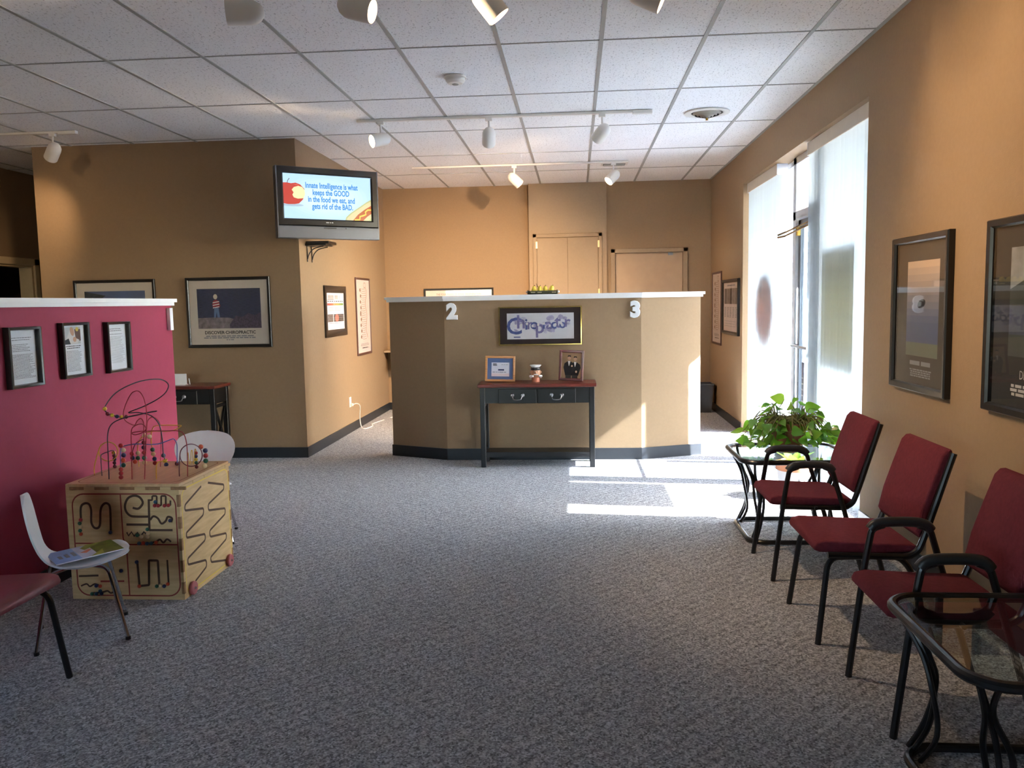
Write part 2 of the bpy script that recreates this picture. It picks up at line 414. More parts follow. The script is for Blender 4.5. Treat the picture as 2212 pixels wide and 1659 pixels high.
# ------------------------------------------------------------------ the room shell
CZ = 2.973            # underside of the ceiling
XR = 1.77             # right wall face
YB = 7.66             # face of the tan wall block
XB = -2.56            # its right-hand face
XL = -6.15            # far left wall
struct('floor', BX(-7.6, 1.97, -3.2, 11.6, -.1, 0), MATS['carpet'], 'grey flecked loop-pile carpet covering the whole floor', 'floor')
ceil = struct('ceiling', BX(-7.6, 1.97, -3.2, 11.6, CZ+.03, CZ+.12), CEILS, 'suspended ceiling of white fissured tiles in a grey grid', 'ceiling')
GX0, GY0 = .1709, 3.9087
tile_src = {}
def in_block(x0, x1, y0): return x0 > -5.1 and x1 < XB and y0 > YB
xs = [GX0+.61*i for i in range(-11, 4)]; ys = [GY0+1.22*j for j in range(-1, 7)]
for i in range(len(xs)-1):
    for j in range(len(ys)-1):
        x0, x1 = max(xs[i], XL), min(xs[i+1], XR); y0, y1 = ys[j], min(ys[j+1], 11.2)
        if x1-x0 < .05 or y1-y0 < .05 or in_block(x0, x1, y0): continue
        w, d = x1-x0-.012, y1-y0-.012; key = (round(w, 3), round(d, 3)); c = ((x0+x1)/2, (y0+y1)/2, CZ+.004)
        if key not in tile_src:
            tile_src[key] = obj('ceiling_tile', BX(-w/2, w/2, -d/2, d/2, 0, .016), MATS['ceiling_tile'], ceil, 0, c)
        else: inst(tile_src[key], ceil, c)
obj('plain_board', BX(-7.6, XR, -3.2, ys[0], CZ, CZ+.02), CEILS, ceil, 0)
for x in xs:
    if XL < x < XR: obj('grid_bar', BX(x-.012, x+.012, ys[0], 11.2, CZ-.001, CZ+.012), GRID, ceil, 0)
for y in ys:
    obj('grid_bar', BX(XL, XR, y-.006, y+.006, CZ, CZ+.012), GRID, ceil, 0)
obj('grid_bar', BX(XR-.022, XR, ys[0], 11.1, CZ-.002, CZ+.012), GRID, ceil, 0)

WY0, WY1, WZ1 = 5.28, 9.03, 2.63        # shop-front opening in the right wall
bm = bmesh.new()
box(bm, XR, 1.97, -3.2, WY0, 0, 3.05); box(bm, XR, 1.97, WY1, 11.6, 0, 3.05); box(bm, XR, 1.97, WY0, WY1, WZ1, 3.05)
struct('wall_right', bm, WALL, 'tan side wall holding the shop-front window and door', 'wall')
struct('wall_far', BX(XB, -.6, 11.18, 11.5, 0, 3.0), WALL, 'warmly lit tan end wall behind the reception partition', 'wall')
bm = bmesh.new(); box(bm, -.6, .42, 11.08, 11.5, 0, 3.0)
struct('wall_closet', bm, WALLB, 'pale projecting end wall around the closet doors', 'wall')
bm = bmesh.new()
box(bm, .42, .53, 11.12, 11.5, 0, 3.0); box(bm, 1.41, XR, 11.12, 11.5, 0, 3.0); box(bm, .53, 1.41, 11.12, 11.5, 2.06, 3.0); box(bm, .53, 1.41, 11.3, 11.5, 0, 2.06)
struct('wall_end', bm, WALL, 'tan end wall around the flush door in the right corner', 'wall')
struct('wall_left', BX(-5.1, XB, YB, 11.5, 0, 3.0), WALL, 'tan wall block carrying the corner television', 'wall')
bm = bmesh.new()
box(bm, XL-.15, XL, -3.2, 8.1, 0, 3.0); box(bm, XL-.15, XL, 9.1, 11.5, 0, 3.0); box(bm, XL-.15, XL, 8.1, 9.1, 1.95, 3.0)
struct('wall_side', bm, WALL, 'dim tan wall with a doorway at the far left', 'wall')
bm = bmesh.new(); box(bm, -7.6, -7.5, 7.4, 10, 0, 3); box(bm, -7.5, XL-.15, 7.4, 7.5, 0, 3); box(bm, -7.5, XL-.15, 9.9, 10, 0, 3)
struct('wall_backroom', bm, mat('shaded_room_paint', (70, 58, 50), .8), 'walls of the unlit room beyond the left doorway, gloom put into their colour', 'wall')  # dark colour stands in for the shade of the unlit room
struct('wall_passage', BX(XL, -5.1, 11.4, 11.5, 0, 3.0), WALL, 'tan wall closing the passage beside the wall block', 'wall')
bm = bmesh.new()
for q in ((-6.3, -4.0, 0, 3.05), (-2.2, 1.97, 0, 3.05), (-4.0, -2.2, 0, .9), (-4.0, -2.2, 2.3, 3.05)): box(bm, q[0], q[1], -3.3, -3.2, q[2], q[3])  # opening in the unseen rear wall is added to let in fill light
struct('wall_rear', bm, WALL, 'tan wall with an opening added for fill light behind the camera', 'wall')

def band(bm, a, b, z0, z1, t0, t1, miter=True):
    """upright band along a->b, from offset t0 to t1 to the right of travel"""
    a, b = Vector(a), Vector(b); d = (b-a).normalized(); n = Vector((d.y, -d.x))
    P = [a+n*t0, b+n*t0, b+n*t1, a+n*t1]
    prism(bm, [(p.x, p.y) for p in P], z0, z1, 'z')
# baseboards
bm = bmesh.new(); band(bm, (-5.1, YB), (XB+.008, YB), 0, .1, 0, .008); band(bm, (XB, YB), (XB, 11.18), 0, .1, 0, .008)
struct('baseboard_left', bm, BASEB, 'black vinyl base along the tan wall block', 'baseboard')
bm = bmesh.new(); box(bm, XR-.008, XR, -3.2, WY0, 0, .1); box(bm, XR-.008, XR, WY1, 11.12, 0, .1)
struct('baseboard_right', bm, BASEB, 'black vinyl base along the right wall', 'baseboard')
bm = bmesh.new(); box(bm, XB, -.6, 11.172, 11.18, 0, .1); box(bm, -.6, -.55, 11.072, 11.08, 0, .1)
struct('baseboard_far', bm, BASEB, 'black vinyl base along the end wall', 'baseboard')

# half-height partitions with white caps
def half_wall(name, label, pts, z1, m, thick=.13):
    bm = bmesh.new(); n = len(pts); P = [Vector(p) for p in pts]
    N = []
    for i in range(n):
        ds = []
        if i > 0: ds.append((P[i]-P[i-1]).normalized())
        if i < n-1: ds.append((P[i+1]-P[i]).normalized())
        nn = sum((Vector((-d.y, d.x)) for d in ds), Vector((0, 0))).normalized()   # left of travel = behind
        N.append(nn/ (nn.dot(Vector((-ds[0].y, ds[0].x)))))
    def strip(t0, t1, z0, z1_, e=0):
        b = bmesh.new(); Q = list(P)
        if e:
            Q[0] = P[0]-(P[1]-P[0]).normalized()*e; Q[-1] = P[-1]+(P[-1]-P[-2]).normalized()*e
        ring = []
        for q, nn in zip(Q, N):
            ring.append([b.verts.new((*(q+nn*t), z)) for t, z in ((t0, z0), (t1, z0), (t1, z1_), (t0, z1_))])
        fs = []
        for a, c in zip(ring, ring[1:]):
            for k in range(4): fs.append(b.faces.new((a[k], c[k], c[(k+1) % 4], a[(k+1) % 4])))
        fs.append(b.faces.new(ring[0])); fs.append(b.faces.new(ring[-1][::-1]))
        bmesh.ops.recalc_face_normals(b, faces=fs); return b
    w = struct(name, strip(0, thick, 0, z1), m, label, 'half wall')
    obj('cap_board', strip(-.032, thick+.032, z1+.018, z1+.042, .03), TRIMW, w, 0)
    obj('cap_molding', strip(-.018, thick+.018, z1-.004, z1+.018, .016), TRIMW, w, 0)
    obj('baseboard', strip(-.008, thick+.008, 0, .105, .008), BASEB, w, 0)
    return w
half_wall('wall_reception', 'tan angled half wall of the reception with white cap', [(-1.75, 7.755), (-1.19, 7.51), (.585, 7.51), (1.14, 7.73)], 1.463, WALL)
half_wall('wall_raspberry', 'raspberry red half wall with white cap on the left', [(-2.75, .9), (-2.75, 5.5)][::1], 1.463, RED, .13)

# closet doors (door_1), flush door (door_2), left doorway (door_3)
d = thing('door_1', 'pair of pale closet doors with a moulded casing above the fruit tray', 'closet', kind='structure')
bm = bmesh.new()
for x0, x1, z0, z1 in ((-.55, -.50, .35, 2.325), (.31, .36, .35, 2.325), (-.55, .36, 2.275, 2.325)): box(bm, x0, x1, 11.055, 11.08, z0, z1, .006, 1)
obj('casing', bm, WALLB, d, 0)
for x0, x1, hx in ((-.492, -.096, -.5), (.094-.186, .304, .312)):
    l = obj('leaf', BX(x0, x1, 11.062, 11.079, .36, 2.268, .002, 1), WALLB, d, 0)
    for z in (2.18, 1.55): obj('hinge', BX(hx-.01, hx+.012, 11.048, 11.062, z-.045, z+.045), mat('brass_hinge', (200, 180, 140), .4, .6), l, 0)
d = thing('door_2', 'flush tan door in the far right corner', 'door', kind='structure')
bm = bmesh.new()
for x0, x1, z0, z1 in ((.47, .53, 0, 2.11), (1.41, 1.47, 0, 2.11), (.47, 1.47, 2.055, 2.11)): box(bm, x0, x1, 11.095, 11.12, z0, z1, .006, 1)
obj('casing', bm, WALLB, d, 0)
l = obj('leaf', BX(.535, 1.405, 11.14, 11.18, .01, 2.053), mat('door_paint', (178, 152, 124), .55, var=.03), d, 0)
obj('knob', LT([(0, 0), (.02, .005), (.027, .03), (.02, .05), (0, .055)], c=(.60, 11.14, .95), M=Matrix.Rotation(PI/2, 4, 'X')), PEWTER, l)
obj('closer_bracket', BX(1.22, 1.28, 11.11, 11.14, 2.015, 2.05), PEWTER, d, 0)
d = thing('door_3', 'dark doorway with tan casing at the far left', 'doorway', kind='structure')
bm = bmesh.new()
for y0, y1, z0, z1 in ((9.1, 9.19, 0, 2.03), (8.01, 8.1, 0, 2.03), (8.01, 9.19, 1.95, 2.03)): box(bm, XL, XL+.025, y0, y1, z0, z1, .008, 1)
obj('casing', bm, mat('cream_casing', (206, 184, 146), .5, var=.03), d, 0)
bm = bmesh.new(); box(bm, XL-.15, XL, 9.08, 9.1, 0, 1.95); box(bm, XL-.15, XL, 8.1, 8.12, 0, 1.95); box(bm, XL-.15, XL, 8.12, 9.08, 1.93, 1.95)
obj('jamb', bm, MATS['cream_casing'], d, 0)

# ------------------------------------------------------------------ shop front: windows, glass door, blinds
ALU = mat('white_aluminium', (205, 208, 212), .4, .2, var=.03)
DY0, DY1 = 6.5, 7.4
def window(name, y0, y1, label):
    w = thing(name, label, 'window', kind='structure')
    bm = bmesh.new()
    for a, b, z0, z1 in ((y0, y0+.05, .0, WZ1), (y1-.05, y1, 0, WZ1), (y0, y1, WZ1-.05, WZ1), (y0, y1, 0, .10)): box(bm, 1.925, 1.97, a, b, z0, z1, .003, 1)
    obj('window_frame', bm, ALU, w, 0)
    obj('pane', BX(1.945, 1.951, y0+.05, y1-.05, .10, WZ1-.05), GLASS, w, 0)
    return w
window('window_1', DY1+.12, WY1, 'tall shop-front window beyond the glass door')
window('window_2', WY0, DY0-.10, 'tall shop-front window beside the framed pictures')
d = thing('door_4', 'aluminium framed glass entrance door between the two blinds', 'door', kind='structure')
bm = bmesh.new()
for y0, y1, z0, z1 in ((DY0-.10, DY0-.02, 0, WZ1), (DY1+.03, DY1+.12, 0, WZ1), (DY0-.1, DY1+.12, WZ1-.06, WZ1), (DY0-.1, DY1+.12, 2.10, 2.17)): box(bm, 1.90, 1.97, y0, y1, z0, z1, .003, 1)
obj('door_frame', bm, ALU, d, 0)
obj('transom_pane', BX(1.945, 1.95, DY0-.02, DY1+.03, 2.17, WZ1-.06), GLASS, d, 0)
bm = bmesh.new()
DKAL = mat('grey_aluminium', (110, 116, 122), .35, .6, var=.03)
for y0, y1, z0, z1 in ((DY0-.015, DY0+.05, .02, 2.095), (DY1-.04, DY1+.025, .02, 2.095), (DY0-.015, DY1+.025, 2.03, 2.095), (DY0-.015, DY1+.025, .02, .20)): box(bm, 1.925, 1.96, y0, y1, z0, z1, .003, 1)
lf = obj('door_leaf', bm, DKAL, d, 0)
obj('pane', BX(1.94, 1.946, DY0+.05, DY1-.04, .20, 2.03), DOORGLASS, lf, 0)
obj('push_bar', TB(fillet([(1.925, DY0+.0, 1.02), (1.87, DY0+.0, 1.02), (1.87, DY1+.01, 1.02), (1.925, DY1+.01, 1.02)], .03), .013), PEWTER, lf)
bm = BX(1.86, 1.92, DY0+.1, DY0+.38, 2.05, 2.11, .006)
cl = obj('door_closer', bm, PEWTER, d, 20)
for dz in (0, .014):
    obj('closer_arm', TB([(1.88, DY0+.24, 2.04-dz), (1.80, DY1-.02, 1.975-dz), (1.76, DY1+.06, 1.97-dz)] if dz else [(1.89, DY0+.24, 2.055), (1.82, DY1-.02, 2.0), (1.76, DY1+.06, 1.975)], .008), mat('bronze', (120, 96, 60), .35, .8), cl)
obj('stop_bumper', BX(1.89, 1.92, DY1-.06, DY1-.02, 1.96, 2.03, .005), mat('yellow_brass', (196, 150, 60), .4, .4), d, 20)
fl = Flat(); PUR = mat('purple_decal', (150, 90, 200), .5)
fl.rect(-.03, -.36, .05, .36, mat('dark_decal', (70, 78, 92), .5)); fl.rect(-.03, -.36, .04, -.22, PUR)
fl.words(-.02, .03, -.15, .25, 8, .012, LGREY)
fl.make('decal', lf, (1.938, DY1-.12, .52), (0, 0, -PI/2))

def blind(name, y0, y1, label):
    t = thing(name, label, 'blind', (1.845, (y0+y1)/2, 0)); h = (y1-y0)/2
    VAL = mat('valance_beige', (200, 188, 170), .6, var=.02)
    obj('valance', BX(-.045, -.035, -h, h, 2.525, 2.62, .002, 1), VAL, t, 0)
    for s in (-1, 1): obj('end_cap', BX(-.045, .05, s*h-.004, s*h+.004, 2.525, 2.62), WHITEP, t, 0)
    obj('headrail', BX(-.012, .022, -h+.01, h-.01, 2.555, 2.60), WHITEP, t, 0)
    bm = bmesh.new(); n = 6; V = []
    for k in range(n+1):
        u = -0.0445+.089*k/n; bow = .006*(1-(2*k/n-1)**2)
        V.append((bm.verts.new((u, bow, .03)), bm.verts.new((u, bow, 2.55))))
    for a, b in zip(V, V[1:]): bm.faces.new((a[0], b[0], b[1], a[1]))
    src = None; y = -h+.05; i = 0
    while y < h-.03:
        rz = math.radians(-7 + random.uniform(-4, 4))
        if src is None: src = obj('slat', bm, SLAT, t, 60, (0.005, y, 0), (0, 0, rz))
        else: inst(src, t, (0.005, y, 0), (0, 0, rz))
        y += .078; i += 1
    return t
blind('vertical_blind', DY1+.30, WY1-.06, 'open white vertical blind beyond the glass door')
blind('vertical_blind', WY0+.03, 6.72, 'open white vertical blind behind the burgundy chairs')
# signs hanging between the glass and the slats, seen as shades through the blinds
s_ = obj('window_sign', BX(1.900, 1.905, 5.58, 6.31, .94, 1.79, .002, 1), translucent_mat('cream_sign', (206, 200, 172), (196, 190, 164), .55), None, 0)
tag(s_, 'rectangular pale sign hanging behind the nearer blind', 'sign')
bm = LT([(0, 0), (.34, 0), (.34, .005), (0, .005)], seg=32, M=Matrix.Rotation(PI/2, 4, 'Y') @ Matrix.Diagonal((1.0, 1.1, 1, 1)), c=(1.900, 8.20, 1.33))
s_ = tag(obj('window_sign', bm, translucent_mat('brown_red_sign', (176, 136, 124), (180, 138, 124), .55), None, 30), 'oval reddish sign hanging behind the farther blind', 'sign')

# ------------------------------------------------------------------ outside
struct('ground', BX(1.97, 40, -30, 60, -.2, -.05), CONC, 'pale concrete pavement outside the shop front', 'pavement')
struct('canopy', BX(1.98, 3.54, -6, 12.8, 2.76, 3.0), mat('soffit_white', (214, 214, 210), .6), 'white soffit projecting over the pavement', 'canopy')
wing = struct('wall_wing', BX(2.0, 8.0, 12.9, 13.3, -.1, 5.2), SIDING, 'white lap-sided wing of the building outside the door', 'building')
src = None
for k in range(34):
    if src is None:
        src = obj('siding_board', prism(bmesh.new(), [(12.90, 0), (12.865, 0), (12.895, .15), (12.90, .15)], 2.0, 8.0, 'x'), SIDING, wing, 0, (0, 0, 0))
    else: inst(src, wing, (0, 0, .15*k))

# ------------------------------------------------------------------ ceiling fittings
def aim(d): return Vector(d).to_track_quat('-Z', 'Y')
BULB = mat('lit_bulb', (255, 226, 180), .4, emit=9, var=0)
CANIN = mat('can_inner', (230, 214, 190), .5, var=0)
def track(label, x0, x1, y, heads, feed=None, power=1.0):
    t = thing('track_light', label, 'track light', ((x0+x1)/2, y, CZ)); cx = (x0+x1)/2
    obj('rail', BX(x0-cx, x1-cx, -.018, .018, -.02, -.001, .002, 1), WHITEM, t, 0)
    if feed is not None: obj('feed_box', BX(feed-cx-.08, feed-cx+.08, -.022, .022, -.03, -.001, .004, 1), WHITEM, t, 20)
    for hx, d, pw in heads:
        h = obj('stem', BX(-.028, .028, -.016, .016, -.045, -.018, .003, 1), WHITEM, t, 20, (hx-cx, 0, 0))
        obj('rod', TB([(0, 0, -.04), (0, 0, -.115)], .0085, seg=10), WHITEM, h)
        q = aim(d); M = q.to_matrix().to_4x4(); c = Vector((0, 0, -.165)); dv = Vector(d).normalized()
        L, R = .172, .056
        prof = [(0, .085), (.022, .081), (.040, .066), (R-.003, .042), (R, .02), (R, -L+.085), (R-.004, -L+.085), (R-.006, .01), (0, .012)]
        obj('lamp_can', LT(prof, seg=24, M=M, c=c), WHITEM, h, 40)
        obj('bulb', LT([(0, -.03), (.030, -.028), (.044, -.016), (.042, .004), (0, .008)], seg=20, M=M, c=c+dv*.02), BULB, h, 40)
        if pw > 0:
            li = bpy.data.lights.new('track_spot', 'SPOT'); li.energy = SPOT_W*pw*power; li.color = (1, .70, .42)
            li.spot_size = math.radians(75); li.spot_blend = 1.0; li.shadow_soft_size = .03
            lo = bpy.data.objects.new('track_spot', li); COL.objects.link(lo); lo.parent = h
            lo.location = c+dv*.075; lo.rotation_mode = 'QUATERNION'; lo.rotation_quaternion = q
    return t
track('white track light nearest the camera with cans at the top edge', -4.1, .9, 3.93,
      [(-3.8, (-.30, .85, -.3), .14), (-1.52, (-.96, -.27, -.06), .2), (-1.0, (.94, -.10, -.28), .3), (-.386, (.6, .12, -.75), .35), (.325, (.88, -.08, -.42), .26)])
track('white track light with three cans in front of the reception', -1.80, .52, 7.0,
      [(-1.60, (-.72, -.55, -.22), .15), (-.695, (-.12, .85, -.5), 1.8), (.235, (-.42, .80, -.40), 2.2)], feed=.56)
track('white track light with two cans above the reception area', -1.82, .60, 9.46,
      [(-.665, (.62, .35, -.55), .3), (.437, (-.62, -.35, -.62), .5)])
track('white track light over the left passage', -6.0, -4.32, 7.01, [(-4.47, (-.62, .45, -.55), .14)], feed=-4.33)

sd = thing('smoke_detector', 'round white smoke detector on a ceiling tile', 'smoke detector', (-.798, 5.79, CZ))
obj('base', LT([(0, 0), (.075, 0), (.075, -.012), (0, -.012)], seg=28), WHITEM, sd)
obj('cover', LT([(.066, -.012), (.066, -.03), (.05, -.046), (.02, -.05), (0, -.05)], seg=28), WHITEM, sd)
obj('grille', LT([(.022, -.048), (.022, -.054), (.016, -.057), (0, -.057)], seg=16), mat('detector_grey', (170, 168, 162), .5), sd)
vt = thing('air_diffuser', 'round white ceiling diffuser with dark nested cones', 'air vent', (1.104, 7.175, CZ))
obj('outer_ring', LT([(.185, 0), (.185, -.008), (.15, -.014), (.13, -.006), (.13, .0)], seg=36), WHITEM, vt)
DARKV = mat('vent_dark', (34, 30, 26), .7)
obj('throat', LT([(.13, -.001), (0, -.001)], seg=36), DARKV, vt)
for r, z in ((.115, -.006), (.088, -.014), (.06, -.022), (.035, -.03)):
    obj('cone', LT([(r, z), (r-.014, z-.016), (r-.017, z-.016), (r-.004, z+.002)], seg=36), mat('vent_metal', (120, 112, 100), .5, .2), vt)
obj('damper_knob', LT([(0, -.03), (.012, -.034), (.009, -.055), (.013, -.062), (0, -.066)], seg=12), mat('yellow_brass', (196, 150, 60)), vt)
vt = thing('ceiling_register', 'rectangular ceiling register near the closet', 'air vent', (.455, 9.69, CZ))
obj('frame', frame_bm(.30, .16, .03, .012), WHITEM, vt, 0, None, (-PI/2, 0, 0))
obj('backing', BX(-.125, .125, -.06, .06, -.003, -.001), DARKV, vt, 0)
for k in range(5): obj('louvre', BX(-.12, .12, -.055+.024*k, -.045+.024*k, -.010, -.003), mat('register_grey', (176, 170, 160), .5), vt, 0)

# ------------------------------------------------------------------ television on the wall corner
A = Vector((-2.633, 7.31)); B = Vector((-1.862, 7.865)); TW = (B-A).length; tc = (A+B)/2
tv = thing('television', 'flat television on the wall corner showing an apple and hot dog slide', 'television', (tc.x, tc.y, 2.045), math.atan2(B.y-A.y, B.x-A.x))
H = .635
obj('bezel', frame_bm(TW, H-.115, .06, .03, [(0, .05), (0, -.02), (.006, -.03), (.05, -.03), (.062, -.02), (.062, .05)]), mat('tv_black', (26, 25, 27), .25, var=.03), tv, 20, (0, 0, .115+(H-.115)/2))
obj('back_shell', BX(-TW/2+.02, TW/2-.02, .0, .09, .02, H-.02, .02), BLACK, tv, 20)
sp = obj('speaker_bar', BX(-TW/2, TW/2, -.035, .05, 0, .113, .008), SILVER, tv, 20)
obj('speaker_seam', BX(-TW/2+.06, TW/2-.06, -.0365, -.034, .086, .090), mat('seam_grey', (84, 84, 90), .4), sp, 0)
obj('sensor_window', BX(-.06, .06, -.037, -.034, .093, .102), BLACK, sp, 0)
obj('power_button', LT([(0, -.038), (.006, -.038), (.006, -.034), (0, -.034)], seg=10, M=Matrix.Rotation(-PI/2, 4, 'X'), c=(.15, 0, .098)), BLACK, sp)
for s in (-1, 1): obj('side_trim', BX(s*TW/2-.006, s*TW/2+.006, -.033, .04, .0, H, .003, 1), SILVER, tv, 20)
sw, sh = TW-.124, H-.115-.124; f = Flat()
def scr(n, rgb, e=1.0): return mat('screen_'+n, [c*.35 for c in rgb], .3, emit=e*8.0, var=0)
SB = scr('blue', (176, 216, 244), .42)
f.rect(-sw/2, -sh/2, sw/2, sh/2, SB)
for k in range(6): f.ell(-.02, 0, sw*(.48-.05*k), sh*(.49-.05*k), scr('pale%d' % k, (180+5*k, 218+3*k, 244+k), .42), 28)
X = lambda u: -sw/2+sw*u
Z = lambda v: sh/2-sh*v
SRED = scr('red', (196, 52, 40), .36); SR2 = scr('red2', (222, 92, 70), .36); SCRM = scr('cream', (250, 244, 180), .36); STX = scr('text', (0, 116, 205), .45)
f.ell(X(.10), Z(.70), sw*.12, sh*.03, scr('shadow', (170, 196, 214), .36), 16)
ap = [(0, .21), (.04, .205), (.09, .22), (.14, .20), (.19, .235), (.235, .33), (.24, .45), (.215, .57), (.17, .66), (.12, .68), (.05, .685), (0, .67)]
f.poly([(X(a), Z(b)) for a, b in ap], SRED)
f.poly([(X(a), Z(b)) for a, b in ((.11, .23), (.16, .23), (.2, .3), (.17, .28))], SR2)
f.poly([(X(a), Z(b)) for a, b in ((.12, .3), (.17, .27), (.21, .29), (.238, .36), (.24, .46), (.22, .54), (.16, .555), (.115, .53), (.10, .47), (.115, .42), (.095, .36))], SCRM)
f.line([(X(.05), Z(.21)), (X(.055), Z(.16)), (X(.075), Z(.11))], .006, scr('stem', (60, 40, 44), .5))
for tx, u, v in (('Innate Intelligence is what', .545, .245), ('keeps the GOOD', .535, .40), ('in the food we eat, and', .54, .555), ('gets rid of the BAD.', .55, .71)):
    f.text(tx, .070, X(u), Z(v), STX, sx=.68, offset=.0018)
BUN = scr('bun', (226, 214, 160), .36); BUN2 = scr('bun2', (190, 196, 130), .36); SAUS = scr('sausage', (190, 84, 36), .36)
f.poly([(X(a), Z(b)) for a, b in ((.69, 1), (.70, .93), (.76, .82), (.87, .67), (.94, .57), (1, .50), (1, 1))], BUN2)
f.poly([(X(a), Z(b)) for a, b in ((.705, 1), (.715, .94), (.77, .84), (.88, .69), (.95, .59), (1, .54), (1, .66), (.92, .74), (.84, .86), (.78, 1))], BUN)
f.poly([(X(a), Z(b)) for a, b in ((.78, 1), (.84, .86), (.92, .74), (1, .64), (1, .83), (.95, .90), (.90, 1))], SAUS)
f.poly([(X(a), Z(b)) for a, b in ((.90, 1), (.95, .90), (1, .83), (1, .93), (.96, 1))], BUN)
f.line([(X(a), Z(b)) for a, b in ((.80, .985), (.86, .975), (.865, .90), (.90, .88), (.935, .85), (.93, .79), (.96, .74), (1, .74))], .014, scr('mustard', (250, 214, 70), .36))
f.make('screen', tv, (0, -.012, .115+(H-.115)/2))
fl = Flat(); fl.words(-.035, .035, -.006, .006, 1, .008, LGREY); fl.make('badge', tv, (0, -.0305, .148))
obj('mount_arm', TB([(0, .05, .32), (-.12, .16, .32), (-.30, .33, .32)], .022), BLACK, tv)

sh_ = thing('wall_shelf', 'small black shelf on curved iron brackets under the television', 'shelf', (XB, 7.95, 0))
obj('shelf_board', BX(.0, .20, -.11, .13, 2.012, 2.026), BLACK, sh_, 0)
for y in (-.08, .06):
    b_ = obj('bracket', TB([(.008, y, 2.012), (.008, y, 1.86)], .005, seg=6), BLACK, sh_)
    obj('bracket_scroll', TB(catmull([(.01, y, 1.885), (.03, y, 1.94), (.08, y, 1.985), (.17, y, 2.005)], 6), .005, seg=6), BLACK, b_)
bx_ = thing('media_box', 'black media player box on the small shelf', 'media box', (XB+.12, 7.96, 2.027))
obj('body', BX(-.11, .11, -.12, .14, 0, .026, .003, 1), BLACK, bx_, 0); obj('front_panel', BX(-.10, .10, -.122, -.119, .005, .02), mat('dark_plastic', (46, 44, 46), .3), bx_, 0)

# ------------------------------------------------------------------ pictures
SEA = wood_mat('photo_sea', (36, 44, 70), (58, 66, 98), .6, (6, 6, 60))
SKYP = mat('photo_sky', (84, 100, 136), .6, var=.2, scale=4)
ROCK = mat('photo_rock', (128, 118, 122), .7, var=.35, scale=25)
GRASS = mat('photo_reeds', (78, 70, 90), .7, var=.4, scale=50)
SKIN = mat('photo_skin', (206, 160, 130), .7, var=.05); HAIRB = mat('photo_blond', (214, 204, 180), .7)
PRED = mat('photo_red', (150, 48, 56), .7); DENIM = mat('photo_denim', (96, 120, 156), .7); PWHITE = mat('photo_white', (228, 222, 216), .7)
SUIT = mat('photo_suit', (36, 32, 34), .7); PTAN = mat('photo_backdrop', (170, 136, 100), .7, var=.15, scale=8)
def boy_poster(f, w, h):
    x0, x1, z0, z1 = -w*.40, w*.41, -h*.25, h*.37
    f.rect(x0, z0, x1, z1, SEA)
    X = lambda u: x0+(x1-x0)*u
    Z = lambda v: z1-(z1-z0)*v
    f.poly([(X(a), Z(b)) for a, b in ((0, .73), (.25, .72), (.5, .73), (.62, .80), (.8, .82), (1, .78), (1, 1), (0, 1))], ROCK)
    f.poly([(X(a), Z(b)) for a, b in ((.5, .9), (.6, .68), (.7, .72), (.8, .62), (.9, .68), (1, .6), (1, 1), (.5, 1))], GRASS)
    f.ell(X(.29), Z(.20), .02, .024, HAIRB)
    f.poly([(X(a), Z(b)) for a, b in ((.255, .30), (.30, .27), (.345, .32), (.365, .44), (.33, .48), (.25, .47), (.235, .40))], PRED)
    for b in (.31, .375, .44): f.poly([(X(.245), Z(b+.03)), (X(.345), Z(b)), (X(.35), Z(b+.022)), (X(.245), Z(b+.052))], PWHITE)
    f.poly([(X(a), Z(b)) for a, b in ((.265, .48), (.335, .48), (.35, .72), (.31, .72), (.30, .58), (.285, .72), (.255, .72))], DENIM)
    f.text('DISCOVER\u00b7CHIROPRACTIC', .041, X(.5), -h*.315, INK, sx=1.0, offset=.0009)
    f.words(-w*.38, w*.38, -h*.41, -h*.355, 2, .010, GREYINK, True); f.words(-w*.05, w*.05, -h*.44, -h*.415, 1, .008, GREYINK, True)
picture('framed_poster', 'black framed poster of a boy in a striped shirt by the sea', 'poster', ((-3.668-2.855)/2, YB-.001, 1.393), 0, .815, .66, .028, .022, FRAMEB, MATBD, boy_poster)
def sea_poster(f, w, h):
    f.rect(-w*.40, -h*.25, w*.40, h*.37, SKYP); f.rect(-w*.40, -h*.25, w*.40, h*.12, SEA)
    f.poly([(-w*.40, h*.37), (-w*.12, h*.30), (-w*.25, h*.2), (-w*.40, h*.18)], mat('photo_dark_trees', (50, 56, 60), .7, var=.3, scale=30))
    f.text('DISCOVER\u00b7CHIROPRACTIC', .043, 0, -h*.315, INK)
picture('framed_poster', 'black framed poster half hidden behind the raspberry wall', 'poster', ((-4.774-3.97)/2, YB-.001, 1.39), 0, .805, .66, .028, .022, FRAMEB, MATBD, sea_poster)

